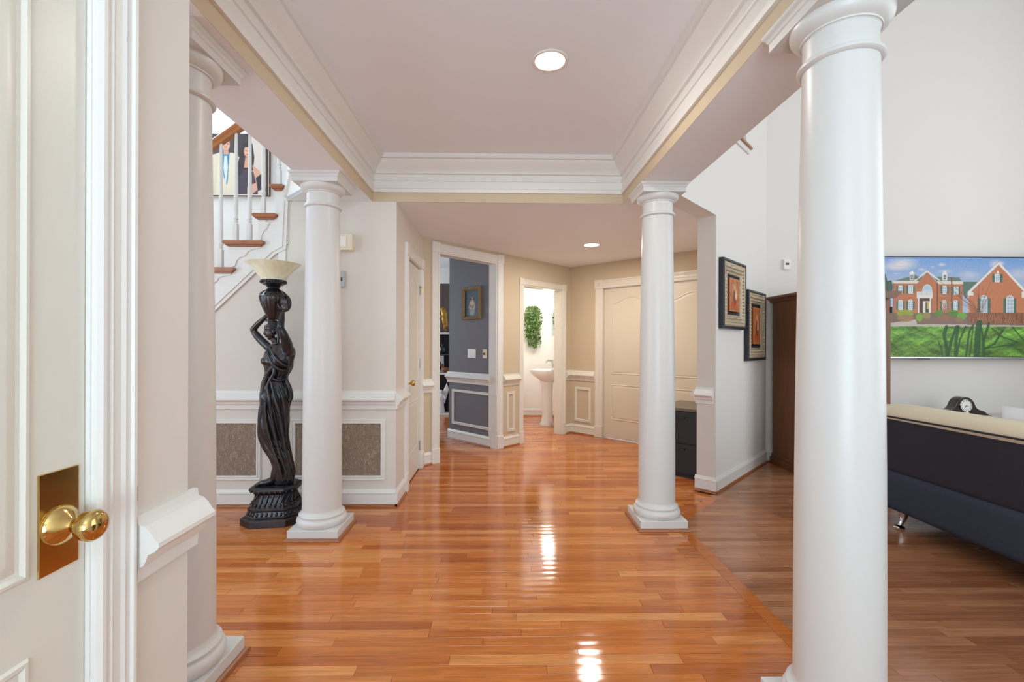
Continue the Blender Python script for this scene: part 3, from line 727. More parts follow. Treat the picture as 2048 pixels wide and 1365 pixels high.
# angled upper flight side over the triangular soffit
ang=MB().prism([(0,ZS+.002),(.47,ZS+.002),(.47,3.05),(.42,3.05),(0.0,2.62)],0,.05,'y')
au=obj('angled_string',ang,M_WHITEWALL,st,(-1.690,3.594,0),-A45)
band([(-.02,2.44),(.02,2.50),(.14,2.70),(.47,3.16)],(-.03,.03),-.02,.0,'skirt_moulding',au,M_TRIM)
sof=struct('ceiling_stair_soffit',MB().prism([(-1.690,3.594),(-1.352,3.256),(-1.352,3.594)],ZS,ZS+.03,'z'),M_CEIL,'small triangular soffit under the turning stairs','ceiling')
# handrail and balusters
hr=obj('handrail',MB(),M_RAILW,st)
def hz(x): return 2.898+(x+2.30)*.72
p0=(-2.95,3.70,hz(-2.95)); p1=(-1.55,3.70,hz(-1.55))
mb=MB(); prof=[(-.022,-.030),(.022,-.030),(.026,-.018),(.024,-.008),(.032,.004),(.032,.018),(.022,.030),(-.022,.030),(-.032,.018),(-.032,.004),(-.024,-.008),(-.026,-.018)]
vs=[(p0[0],p0[1]+a,p0[2]+b*1.3) for a,b in prof]+[(p1[0],p1[1]+a,p1[2]+b*1.3) for a,b in prof]; n=len(prof)
mb.add(vs,[tuple(range(n)),tuple(range(2*n-1,n-1,-1))]+[(i,i+n,(i+1)%n+n,(i+1)%n) for i in range(n)])
bpy.data.objects.remove(hr); hr=obj('handrail',mb,M_RAILW,st,smooth=30)
for (x,z) in ((-2.60,TR[1][2]),(-2.49,TR[1][2]),(-2.375,TR[2][2]),(-2.265,TR[2][2]),(-2.145,TR[3][2]),(-2.035,TR[3][2]),(-1.925,TR[4][2]),(-1.80,TR[5][2])):
    top=hz(x)-.036
    mb=MB(); mb.box(x-.016,x+.016,3.684,3.716,z,z+.165)
    zz=z+.165
    mb.lathe([(.016,zz-.004),(.012,zz+.008),(.017,zz+.016),(.017,zz+.022),(.012,zz+.028),(.018,zz+.036),(.018,zz+.046),(.013,zz+.055),(.016,zz+.10),(.0155,zz+.2),(.011,max(zz+.3,top-.02)),(.011,top)],16,(x,3.70))
    obj('baluster',mb,M_TRIM,st,smooth=35)

# ================================================================== WALL DEVICES
ch=empty('door_chime',(-1.255,FAR_Y,2.07),0,'white door chime box on the beige wall above the keypad','chime')
obj('cover',MB().box(-.095,.095,-.055,0,-.063,.063),M_IVORY,ch,bevel=.004)
obj('face_panel',MB().box(-.07,.05,-.061,-.055,-.04,.045),M_PLATE,ch,bevel=.003)
kp=empty('alarm_keypad',(-1.275,FAR_Y,1.787),0,'small grey alarm keypad on the beige wall below the chime','keypad')
obj('body',MB().box(-.045,.045,-.028,0,-.063,.063),M_GREYPL,kp,bevel=.003)
obj('display',MB().box(.012,.03,-.0295,-.028,-.02,.01),M_DARKPL,kp)
thm=empty('thermostat',(3.118,4.95,2.166),0,'small white thermostat on the family room wall above the armoire','thermostat')
obj('cover',MB().box(-.036,.036,-.025,0,-.055,.055),M_PLATE,thm,bevel=.003)
obj('display',MB().box(-.018,.018,-.0265,-.025,-.008,.014),M_DARKPL,thm)
def bl_at(x,z): # on the slate wall
    c=math.cos(A45); return (DBX+x*c,DBY-x*c,z)
sw=empty('light_switch',bl_at(-.459,1.16),-A45,'white triple rocker switch plate on the slate dining wall','switch')
obj('plate',MB().box(-.078,.078,-.007,0,-.058,.058),M_PLATE,sw,bevel=.003)
for x in (-.047,0,.047): obj('rocker',MB().prism([(-.007,-.034),(-.013,-.034),(-.008,.034),(-.007,.034)],x-.016,x+.016,'x'),M_PLATE,sw)
dm=empty('dimmer_switch',bl_at(-.212,1.16),-A45,'ivory dimmer plate with a round knob beside the triple switch','switch')
obj('plate',MB().box(-.036,.036,-.007,0,-.057,.057),M_IVORY,dm,bevel=.003)
t=MB().lathe([(.016,0),(.016,.012),(.013,.015),(0,.015)],20); obj('dial',MB().add([(v[0],-.007-v[2],v[1]) for v in t.v],t.f),M_BRASS,dm,smooth=40)

# ================================================================== PICTURES
# portrait of a seated figure in the dining room
pf=empty('framed_painting',bl_at(-.457,1.805),-A45,'small gilt framed painting of a seated figure on the slate wall','painting')
obj('frame',MB().frame(-.178,.178,-.208,.208,[(0,0),(0,.020),(.006,.030),(.014,.024),(.026,.034),(.038,.020),(.044,.012),(.044,.006)]),M_GILT,pf)
P=Pic(0,100,0,130,70,92); P.C[:]=(62,74,84)
for i in range(60):
    P.ell(P.rng.rand()*100,P.rng.rand()*130,4+P.rng.rand()*9,3+P.rng.rand()*9,np.array((62,76,86))+P.rng.randn()*14,.6,.5)
P.ell(52,95,26,38,(120,128,128),.95,.3); P.ell(52,62,16,18,(196,158,132),1,.3); P.ell(52,36,7,9,(206,172,148),1,.2); P.ell(52,29,9,6,(54,44,42),1,.3)
P.line([(38,62),(32,84),(46,92)],6,(200,164,138)); P.line([(66,62),(74,82),(60,94)],6,(200,164,138)); P.ell(54,112,22,20,(150,150,144),.8,.5)
P.grain(7); P.blur(1); P.mesh('canvas',.270,.330,M_PRINT,pf,(0,-.008,0))
# two icons in wide frames
def icon(name,lx,z0,z1,w_,label,pw,ph,seed):
    c=math.cos(A45); h=(z1-z0)/2
    e=empty(name,(FO[0]+(lx+w_/2)*c,FO[1]+(lx+w_/2)*c,(z0+z1)/2),A45,label,'picture',group='dark framed pictures on the angled wall')
    a=w_/2
    obj('outer_frame',MB().frame(-a,a,-h,h,[(0,0),(0,.042),(.004,.047),(.020,.047),(.026,.042)]),M_FRAMEB,e)
    obj('gilt_band',MB().frame(-a,a,-h,h,[(.026,.040),(.036,.046),(.060,.040),(.085,.030),(.110,.026),(.118,.030),(.124,.030),(.130,.022)]),M_GOLDFR,e)
    obj('inner_liner',MB().frame(-a,a,-h,h,[(.130,.026),(.136,.028),(.148,.020),(.156,.020),(.162,.012)]).box(-a+.15,a-.15,-.010,-.002,-h+.15,h-.15),M_FRAMEB,e)
    # raised beads on the gilt band
    mb=MB(); st_=.032
    def bead(x,z): mb.ball((x,-.042,z),(.011,.010,.011),6)
    n=int((2*a-.13)/st_)
    for i in range(n+1):
        x=-a+.065+(2*a-.13)*i/n; bead(x,h-.065); bead(x,-h+.065)
        x=-a+.065+(2*a-.13)*i/n
        if i in (0,n): continue
        bead(x,h-.098); bead(x,-h+.098)
    n=int((2*h-.13)/st_)
    for i in range(1,n): z=-h+.065+(2*h-.13)*i/n; bead(-a+.065,z); bead(a-.065,z)
    b=obj('carved_beads',mb,M_GOLDFR,e,smooth=60,kind='stuff')
    P=Pic(0,100,0,150,60,90); P.rng=np.random.RandomState(seed); P.C[:]=(176,104,62)
    for i in range(70): P.ell(P.rng.rand()*100,P.rng.rand()*150,5+P.rng.rand()*10,4+P.rng.rand()*12,np.array((176,108,66))+P.rng.randn()*22,.5,.6)
    P.ell(50,55,34,42,(196,132,90),.8,.3); P.ell(50,90,20,44,(120,58,40),.85,.3); P.ell(50,42,9,11,(232,186,150),1,.2); P.ell(50,38,13,15,(214,150,80),.5,.3)
    P.ell(62,78,9,22,(240,206,180),.95,.3); P.ell(60,56,6,7,(236,196,166),1,.2); P.ell(36,120,24,14,(196,66,34),.8,.5); P.ell(70,126,20,12,(204,84,44),.8,.5)
    P.line([(6,4),(94,4),(94,146),(6,146),(6,4)],5,(206,128,60),.9); P.grain(12); P.blur(1)
    obj('panel_block',MB().box(-pw/2,pw/2,-.036,-.008,-ph/2,ph/2),mat(name+'_copper',rgb(150,84,44),.4),e)
    P.mesh('icon_print',pw,ph,M_PRINT,e,(0,-.0365,0))
    return e
icon('framed_icon',.065,1.425,2.045,.60,'upper dark framed picture with a copper mother and child panel',.27,.30,3)
icon('framed_icon',.745,1.125,1.825,.575,'lower dark framed picture with a copper figure panel nearer the armoire',.24,.37,9)
# thin dark frame seen edge-on on the hall side
hc=math.cos(A45); hx=FO[0]-.155*hc+.0; hy=FO[1]+.155*hc
he=empty('hall_picture',(hx+.42*hc-.001,hy+.42*hc+.001,1.285),A45+PI,'thin dark picture frame seen edge on beside the closet doors','picture')
obj('frame',MB().frame(-.2,.2,-.26,.26,[(0,0),(0,.022),(.02,.026),(.03,.012)]),M_FRAMEB,he)
obj('backing',MB().box(-.18,.18,-.010,-.003,-.24,.24),M_OLIVE,he)

# wedding style portrait above the stairs
pc=empty('portrait_canvas',(-2.662,4.66,3.083),0,'large canvas portrait of a couple on the stairwell wall behind balusters','portrait')
CW,CH=.62,.62
obj('canvas_body',MB().box(-CW/2,CW/2,-.035,0,-CH/2,CH/2),M_BROWNWALL,pc)
P=Pic(60,485,170,590,300,300); P.C[:]=(226,216,206)
P.rect(-20,360,170,420,(70,56,52)); P.rect(240,360,170,330,(62,52,54)); P.rect(345,480,170,600,(222,210,200)); P.rect(-20,120,170,420,(48,46,60))
P.poly([(140,300),(240,300),(285,330),(270,583),(60,583),(80,320)],(222,210,186)); P.poly([(60,330),(150,300),(150,583),(40,583)],(214,202,176))
P.poly([(158,300),(215,300),(216,420),(196,520),(160,420)],(52,120,158)); P.poly([(178,320),(196,320),(204,400),(190,520),(172,400)],(206,222,230))
P.poly([(140,300),(160,306),(185,583),(120,583)],(226,214,190)); P.poly([(240,310),(214,306),(196,583),(262,583)],(226,214,190))
P.ell(188,245,30,44,(216,164,140),1,.12); P.ell(190,205,34,24,(58,42,38),1,.2); P.rect(172,206,280,312,(206,152,128)); P.ell(188,262,12,3,(150,84,76))
P.ell(176,240,5,3,(60,44,40)); P.ell(202,240,5,3,(60,44,40))
P.poly([(300,240),(370,235),(384,330),(375,420),(300,440),(262,430),(285,330)],(52,36,36))
P.ell(338,290,28,42,(222,168,142),1,.12); P.poly([(322,330),(352,330),(365,400),(312,400)],(216,160,134)); P.ell(336,245,34,18,(48,32,32),1,.2); P.ell(338,312,11,4,(190,90,84)); P.ell(326,285,5,3,(50,36,34)); P.ell(350,285,5,3,(50,36,34))
P.poly([(295,420),(340,410),(400,440),(410,583),(250,583),(262,480)],(70,56,70)); P.poly([(370,380),(420,420),(440,500),(400,520),(380,440)],(222,170,146))
P.poly([(335,530),(400,500),(420,540),(370,583),(335,583)],(222,170,146)); P.poly([(395,470),(450,430),(455,540),(410,560)],(46,40,44)); P.rect(455,482,260,590,(64,46,38))
P.poly([(290,300),(312,300),(300,440),(262,470),(255,430)],(46,32,34)); P.grain(4); P.blur(3)
P.mesh('print',CW,CH,M_PRINT,pc,(0,-.0355,0))

# ================================================================== RECESSED LIGHTS
def downlight(x,y,z,r,label,power):
    e=empty('recessed_light',(x,y,z),0,label,'ceiling light',group='recessed ceiling lights')
    obj('trim_ring',MB().lathe([(r*.80,-.001),(r*.84,-.006),(r*.96,-.007),(r*1.0,-.004),(r*1.0,.0)],40,cap=False),M_TRIM,e,smooth=40)
    obj('lens',MB().lathe([(r*.83,-.004),(r*.6,-.0085),(0,-.011)],40),M_LENS,e,smooth=60)
    l=bpy.data.lights.new('downlight','AREA'); l.shape='DISK'; l.size=r*1.5; l.energy=power; l.color=(1,.93,.84)
    o=bpy.data.objects.new('downlight',l); COL.objects.link(o); o.location=(x,y,z-.014)
downlight(.244,2.335,ZT,.092,'round recessed light glowing in the foyer tray ceiling',11)
downlight(1.006,5.093,ZS,.10,'round recessed light glowing in the hallway ceiling',25)

# ================================================================== FAMILY ROOM
# television
TX0,TX1,TZ0,TZ1=4.05,5.99,1.155,2.245
tv=empty('television',((TX0+TX1)/2,4.95,(TZ0+TZ1)/2),0,'large flat television showing a brick house, on the family room wall','television')
W2,H2=(TX1-TX0)/2,(TZ1-TZ0)/2
obj('cabinet',MB().box(-W2,W2,-.095,-.045,-H2,H2),M_DARKPL,tv,bevel=.004)
obj('bezel',MB().frame(-W2,W2,-H2,H2,[(0,.095),(0,.1),(.008,.1),(.009,.096)]),M_DARKPL,tv)
obj('bottom_strip',MB().box(-W2,W2,-.102,-.09,-H2-.012,-H2+.004),M_STEEL,tv,bevel=.002)
obj('wall_mount',MB().box(-.3,.3,-.045,-.001,-.2,.2),M_DARKPL,tv)
obj('sensor',MB().box(-.50,-.38,-.09,-.06,-H2-.022,-H2),M_DARKPL,tv,bevel=.004)
def house():
    P=Pic(30,2131,75,1255,420,236); X,Z=P.X,P.Z
    t=np.clip((Z-75)/350,0,1)[...,None]; P.C[:]=(np.array((118,162,222))*(1-t)+np.array((176,192,216))*t)
    for (cx,cz,rx,rz,a) in ((320,150,230,90,.95),(240,190,200,60,.8),(790,160,60,28,.8),(680,190,30,14,.7),(550,220,60,24,.7),(830,240,110,30,.6),(1120,280,160,60,.5),(1440,150,100,60,.85),(1500,140,60,30,.8),(1680,270,140,90,.45),(1900,260,260,120,.6),(250,270,60,14,.5)):
        P.ell(cx,cz,rx,rz,(222,216,222),a,.8)
    P.poly([(30,330),(120,270),(140,360),(190,350),(205,480),(30,520)],(62,86,70)); P.ell(170,420,50,70,(70,98,74),.9,.4)
    brick=(188,118,84)
    roof=(104,128,116)
    P.poly([(205,362),(420,300),(560,300),(560,375),(205,375)],roof); P.poly([(690,300),(1000,312),(1050,378),(740,378)],roof)
    P.poly([(1030,362),(1215,362),(1110,500),(1060,540),(1030,430)],(92,118,106))
    P.rect(215,1045,385,740,brick); P.rect(330,560,375,740,brick)
    P.rect(205,515,360,388,(222,216,206)); P.rect(740,1050,358,390,(222,216,206))
    P.poly([(500,385),(615,248),(745,385)],brick); P.rect(500,745,380,740,brick)
    P.line([(470,352),(615,240),(770,352)],16,(232,228,220))
    P.line([(215,385),(215,740)],6,(120,66,48)); P.rect(735,750,380,740,(120,70,52)); P.rect(905,918,310,740,(130,80,60))
    for x in (436,828):
        P.poly([(x-34,268),(x,236),(x+34,268)],(236,232,226)); P.rect(x-28,x+28,262,345,(230,226,220)); P.rect(x-16,x+16,282,338,(120,130,140)); P.line([(x,282),(x,338)],4,(230,226,220)); P.line([(x-16,310),(x+16,310)],4,(230,226,220))
    P.poly([(465,270),(515,320),(470,340)],(90,112,104))
    sh=(76,112,98); wh=(232,232,228); gl=(168,188,206)
    def win(x,z0,z1,w_,arch=False,s_=24):
        P.rect(x-w_-s_,x-w_,z0,z1,sh); P.rect(x+w_,x+w_+s_,z0,z1,sh)
        if arch: P.ell(x,z0,w_,w_*.9,wh); P.ell(x,z0,w_-8,w_*.9-8,gl)
        P.rect(x-w_,x+w_,z0,z1,wh); P.rect(x-w_+7,x+w_-7,z0+6,z1-6,gl)
        P.line([(x,z0),(x,z1)],5,wh)
        for k in (1,2,3): P.line([(x-w_,z0+(z1-z0)*k/4),(x+w_,z0+(z1-z0)*k/4)],4,wh)
    win(297,415,505,26); win(420,408,505,26); win(828,415,505,26); win(965,425,515,26)
    win(300,605,700,26,True); win(418,600,700,26,True); win(825,605,700,26,True); win(958,605,700,26,True)
    P.ell(618,470,58,72,wh); P.ell(618,470,50,64,(176,206,226)); P.rect(560,676,470,520,(176,206,226))
    for k in (-25,0,25): P.line([(618+k,410),(618+k,520)],4,wh)
    P.line([(565,470),(672,470)],4,wh)
    P.rect(495,685,485,560,(226,224,218)); P.rect(505,675,495,528,(200,200,198))
    for x in range(505,685,12): P.line([(x,492),(x,530)],4,wh)
    P.rect(512,668,562,735,(96,64,56)); P.rect(508,522,555,735,wh); P.rect(650,664,555,735,wh); P.rect(566,650,600,735,(226,224,218)); P.rect(596,640,606,735,(60,78,84)); P.rect(612,638,610,690,(190,168,70))
    # right wing
    P.poly([(1112,760),(1112,520),(1475,130),(1800,470),(2131,820),(2131,800),(2131,760)],(196,126,90)); P.rect(1112,2131,540,760,(196,126,90))
    P.poly([(1800,470),(2131,120),(2131,540),(1870,540)],(196,126,90))
    P.poly([(1065,545),(1100,480),(1475,120),(1490,150),(1130,500),(1080,570)],(112,132,124))
    P.line([(1115,492),(1475,140),(1800,480)],26,(232,230,224)); P.line([(1800,480),(2131,140)],26,(232,230,224)); P.rect(1105,1175,488,525,(230,228,222)); P.rect(1755,1870,480,545,(230,228,222))
    P.rect(1106,1124,530,800,(206,170,150))
    win(1460,270,365,30,False,34); win(1300,560,735,42,True,36); win(1612,560,740,42,True,36); win(1960,560,740,42,True,36)
    P.ell(1465,246,14,16,(232,228,220))
    # bare branches in front of the wing
    rs=np.random.RandomState(2)
    for i in range(26):
        x=1250+rs.randn()*14; a=rs.randn()*.5; L=200+rs.rand()*260; P.line([(x,800),(x+a*L*.4,800-L*.5),(x+a*L*1.1,800-L)],5,(120,74,54),.55)
    for i in range(26):
        x=830+rs.randn()*16; a=rs.randn()*.35; L=90+rs.rand()*180; P.line([(x,760),(x+a*L,760-L)],5,(170,120,90),.6)
    # mulch, shrubs, path
    P.rect(30,2131,740,900,(128,104,88)); P.poly([(30,880),(480,815),(500,870),(1100,875),(2131,885),(2131,915),(30,915)],(190,180,174))
    P.poly([(200,890),(480,820),(490,860),(330,900)],(196,186,180)); P.poly([(500,840),(700,780),(1100,800),(1120,868),(520,868)],(134,110,98))
    for (cx,cz,rx,rz,c) in ((355,745,115,48,(150,168,60)),(360,800,110,50,(160,126,96)),(525,790,48,56,(132,168,70)),(610,770,60,46,(152,140,88)),(760,740,62,42,(96,140,64)),(930,740,70,46,(92,136,62)),(1035,770,66,50,(112,168,76)),(1000,820,60,30,(150,120,92)),(830,790,90,40,(150,112,84)),(60,760,40,40,(80,120,60))):
        P.ell(cx,cz,rx,rz,c,1,.25)
    P.rect(1125,2131,735,850,(140,92,68)); 
    for i in range(300):
        x=1125+rs.rand()*1000; P.line([(x,850),(x+rs.randn()*10,735+rs.rand()*60)],5,np.array((150,100,74))+rs.randn()*26,.8)
    m=Z>898; g=np.array((104,150,58)); n=np.zeros(X.shape)
    for f_,a in ((.012,1),(.03,.7),(.07,.5)):
        ph=rs.rand(6)*6.28; n+=a*(np.sin(X*f_+ph[0]+2*np.sin(Z*f_*1.3+ph[1]))+np.sin(Z*f_*2.2+ph[2]+1.5*np.sin(X*f_*.8+ph[3])))
    lawn=g*(1+.11*n[...,None])*np.clip(1.08-(Z-900)[...,None]/1600,.6,1.2)
    P.C=np.where(m[...,None],lawn,P.C)
    P.grain(16,m.astype(float)); P.grain(5,(~m).astype(float))
    dk=(40,82,44)
    trunks=[[(1245,860),(1230,960),(1215,1255)],[(860,1255),(850,1120),(820,1000),(850,900)],[(870,1255),(905,1080),(970,900)],[(960,1255),(965,1080),(990,900)],[(975,1255),(1010,1060),(1080,900)],[(1085,1255),(1110,1060),(1125,960),(1170,880)],[(1130,1255),(1150,1080),(1170,900)],[(1300,1255),(1295,1060),(1330,960),(1360,860)],[(1295,1080),(1280,960),(1260,860)],[(1310,1160),(1430,1100),(1500,980),(1530,940)],[(1320,1160),(1500,1130),(1640,1110)],[(800,1255),(790,1150),(755,1080)],[(1640,900),(1760,1040),(1900,1200)],[(1400,920),(1520,1020),(1700,1080)]]
    ws=[74,40,34,38,22,24,16,34,20,26,16,16,14,14]
    for tr,wd in zip(trunks,ws): P.line(tr,wd,dk,.85)
    P.ell(1650,1090,260,110,dk,.45,.8); P.ell(1980,1010,240,160,dk,.5,.8); P.ell(420,1020,260,60,dk,.3,.9); P.ell(320,930,180,30,dk,.35,.9)
    return P
P=house(); P.mesh('screen',2*W2-.02,2*H2-.02,M_SCREEN,tv,(0,-.0975,0))

# armoire
ar=empty('armoire',(3.345,4.60,0),0,'dark wooden armoire standing against the wall behind the near column','armoire')
obj('carcass',MB().box(-.40,.40,-.27,.30,.08,1.745),M_ARMOIRE,ar,bevel=.004)
obj('base_plinth',MB().box(-.425,.425,-.30,.31,0,.075).box(-.412,.412,-.285,.305,.075,.105),M_ARMOIRE,ar,bevel=.004)
obj('cornice',MB().prism([(-.395,1.735),(-.415,1.742),(-.425,1.760),(-.450,1.772),(-.460,1.782),(-.460,1.800),(.460,1.800),(.460,1.782),(.450,1.772),(.425,1.760),(.415,1.742),(.395,1.735)],-.33,.32,'y'),M_ARMOIRE,ar)
for s_ in (-1,1):
    d=obj('door',MB().box(*( (-.385,-.005) if s_<0 else (.005,.385)),-.292,-.271,.12,1.72),M_ARMOIRE,ar,bevel=.003)
    xa,xb=((-.385,-.005) if s_<0 else (.005,.385))
    mb=MB().outline(rectp(xa+.06,xb-.06,.20,1.64),[(0,.0),(.004,.010),(.016,.010),(.022,.002),(.03,.0)],-.292); obj('door_moulding',mb,M_ARMOIRE,d)
    t=MB().lathe([(.012,0),(.008,.012),(.014,.022),(.010,.030),(0,.032)],16); x=s_*.03
    obj('door_knob',MB().add([(x+v[0],-.292-v[2],.92+v[1]) for v in t.v],t.f),M_DARKPL,d,smooth=40)
    for z in (.3,1.62): obj('hinge',MB().tube([(s_*.388,-.296,z-.03),(s_*.388,-.296,z+.03)],.008,8),M_DARKPL,d)

# sofa: back turned to the foyer (long side along y)
so=empty('sofa',(2.74,2.27,0),0,'navy and cream sofa seen from behind at the right edge','sofa')
def soft_box(x0,x1,y0,y1,z0,z1,r,seg=4,puff=0,n=10):
    """rounded box from a bevelled bmesh"""
    bm=bmesh.new(); bmesh.ops.create_cube(bm,size=1)
    for v in bm.verts: v.co=Vector((x0+(v.co.x+.5)*(x1-x0),y0+(v.co.y+.5)*(y1-y0),z0+(v.co.z+.5)*(z1-z0)))
    bmesh.ops.bevel(bm,geom=bm.edges[:],offset=r,segments=seg,profile=.5,affect='EDGES')
    mb=MB(); bm.verts.index_update(); mb.add([v.co[:] for v in bm.verts],[[v.index for v in f.verts] for f in bm.faces]); bm.free(); return mb
YL=1.13
def shear(mb,k,zb):  # lean the back
    mb.v=[(x+k*max(0,z-zb),y,z) for x,y,z in mb.v]; return mb
obj('base',soft_box(0,.92,-YL,YL,.118,.405,.05),M_NAVY,so,smooth=60)
obj('back_panel',shear(soft_box(.012,.20,-YL+.03,YL-.03,.385,.765,.035),.06,.4),M_DARKUP,so,smooth=60)
obj('back_cushion',shear(soft_box(.010,.30,-YL+.01,YL-.01,.735,.845,.05),.06,.4),M_CREAM,so,smooth=60)
obj('piping',MB().tube([(.028,YL-.02,.772),(.022,.6,.778),(.022,0,.783),(.024,-YL+.06,.785)],.006,8),M_PIPING,so,smooth=60)
obj('seat_cushion',soft_box(.22,.94,-YL+.16,YL-.16,.36,.495,.05),M_CREAM,so,smooth=60)
for s_ in (-1,1): obj('arm',soft_box(.03,.92,s_*(YL-.15) if s_>0 else -YL,YL if s_>0 else -YL+.15,.36,.56,.05),M_DARKUP,so,smooth=60)
M_PILLOW=mat('white_pillow_fabric', rgb(228,230,232), .8, bump=.1, bscale=200)
def pillow(loc,rx,label,k=1.0):
    e=empty('throw_pillow',loc,0,label,'pillow',group='white pillows on the sofa')
    top=[Vector((-.2+.4*j/16,-.2+.4*i/16,0)) for i in range(17) for j in range(17)]
    mb=MB(); vs=[];fs=[]
    for sgn in (1,-1):
        for co in top:
            u,v=co.x/.20,co.y/.20; t=.062*max(0,(1-u**4)*(1-v**4))**.55
            y,z=co.x*(1-.06*(1-v*v)*0),co.y
            yy=y*math.cos(rx)-z*math.sin(rx); zz=y*math.sin(rx)+z*math.cos(rx); vs.append((sgn*t*k,yy*k,zz*k))
    n=17
    for k in (0,1):
        for i in range(16):
            for j in range(16):
                a=k*n*n+i*n+j; fs.append((a,a+1,a+n+1,a+n))
    mb.add(vs,fs); obj('cover',mb,M_PILLOW,e,smooth=80)
    ring=[vs[j] for j in range(17)]+[vs[j*17+16] for j in range(1,17)]+[vs[16*17+j] for j in range(15,-1,-1)]+[vs[j*17] for j in range(15,0,-1)]
    obj('piping',MB().tube(ring+[ring[0]],.004,6),M_PILLOW,e)
    return e
pillow((3.135,2.60,.702),0,'white pillow on the sofa nearest the right picture edge')
pillow((3.135,3.02,.668),PI/4,'small white pillow standing on its corner behind the sofa back',.6)
for (x,y) in ((.09,YL-.24),(.09,-YL+.11),(.83,YL-.24),(.83,-YL+.11)):
    mb=MB().tube([(x,y,.12),(x,y,.075),(x-.012,y+.0,.035),(x-.03,y,.012)],[.030,.024,.014,.012],12)
    mb.lathe([(.034,.0),(.036,.006),(.030,.014),(.014,.020)],20,(x-.032,y)); obj('leg',mb,M_CHROME,so,smooth=50)

# console table and mantel clock
ct=empty('console_table',(5.1,4.60,0),0,'low smoked glass media table under the television','table')
obj('glass_top',MB().box(-.80,.80,-.20,.22,.545,.557),M_GLASSTOP,ct,bevel=.002)
obj('glass_shelf',MB().box(-.76,.76,-.18,.20,.26,.27),M_GLASSTOP,ct)
for x in (-.7,.7):
    for y in (-.15,.17): obj('leg',MB().tube([(x,y,0),(x,y,.545)],.022,14),M_BLACK,ct,smooth=50)
mp_=empty('media_player',(5.11,4.60,.2702),0,'flat black media player on the lower glass shelf','player')
obj('case',MB().box(-.23,.23,-.14,.14,0,.065),M_BLACK,mp_,bevel=.004); obj('front_display',MB().box(-.06,.06,-.1415,-.14,.025,.045),M_DARKPL,mp_)
ck=empty('mantel_clock',(4.70,4.585,.557),0,'black tambour mantel clock with a white dial on the glass table','clock')
sil=[(-.24,.022),(-.24,.030),(-.215,.040),(-.205,.052),(-.19,.062),(-.165,.068),(-.135,.078),(-.112,.098),(-.098,.125),(-.085,.155),(-.062,.182),(-.032,.200),(0,.206)]
sil=sil+[(-x,z) for x,z in reversed(sil[:-1])]
obj('case',MB().prism(sil,-.045,.045,'y'),M_CLOCKW,ck,bevel=.004)
obj('base',MB().box(-.255,.255,-.062,.062,0,.024),M_CLOCKW,ck,bevel=.006)
def disc(c,prof,seg=36,cap=True):
    t=MB().lathe(prof,seg,cap=cap); return MB().add([(c[0]+v[0],c[1]-v[2],c[2]+v[1]) for v in t.v],t.f)
dl=obj('dial',disc((0.0,-.045,.118),[(.058,0),(.058,.004),(0,.004)]),M_CLOCKF,ck)
obj('bezel',disc((0,-.045,.118),[(.064,0),(.064,.006),(.060,.010),(.056,.006),(.056,.004)],36,False),M_CHROME,ck,smooth=40)
mb=MB()
for i in range(12):
    a=2*PI*i/12; mb.box(-.002+.048*math.sin(a),.002+.048*math.sin(a),-.0502,-.0492,.118+.048*math.cos(a)-.005,.118+.048*math.cos(a)+.005)
obj('hour_marks',mb,M_DARKPL,dl)
obj('hands',MB().tube([(0,-.051,.118),(.026,-.051,.110)],.0022,6).tube([(0,-.051,.118),(-.012,-.051,.098)],.0026,6),M_DARKPL,dl)

# overlook ledge high on the angled wall
c=math.cos(A45)
ol=empty('overlook_ledge',(FO[0]+.62*c,FO[1]+.62*c,3.24),A45,'small wooden capped ledge with white trim high on the angled wall','ledge')
obj('cap',MB().box(-.42,.27,-.035,-.001,-.012,.012),M_TREAD,ol,bevel=.004)
obj('fascia',MB().box(-.42,.235,-.018,-.001,-.062,-.012),M_TRIM,ol,bevel=.003)
obj('post',MB().box(.085,.15,-.03,-.001,.012,.30),M_TRIM,ol,bevel=.003)

# ================================================================== BLACK CABINET
cb=empty('file_cabinet',(1.845-.155*c-.02+.05,3.895+.155*c+.02+.05,0),-A45,'low black cabinet with a grey brown top between column and wall end','cabinet')
cb.location=(1.905,4.21,0)
W_=.50; D_=.62
obj('carcass',MB().box(-W_,0,.0,D_,.03,.640),M_BLACK,cb,bevel=.003)
obj('top',MB().box(-W_-.008,.004,-.010,D_,.640,.668),M_OLIVE,cb,bevel=.003)
obj('kickboard',MB().box(-W_+.01,-.01,.02,D_,0,.03),M_BLACK,cb)
for z0,z1 in ((.045,.325),(.335,.63)):
    d=obj('drawer_front',MB().box(-W_+.008,-.008,-.014,.0,z0,z1),M_BLACK,cb,bevel=.003)
    obj('drawer_pull',MB().tube([(-W_/2-.06,-.014,z1-.05),(-W_/2-.06,-.034,z1-.05),(-W_/2+.06,-.034,z1-.05),(-W_/2+.06,-.014,z1-.05)],.005,8),M_DARKPL,d)

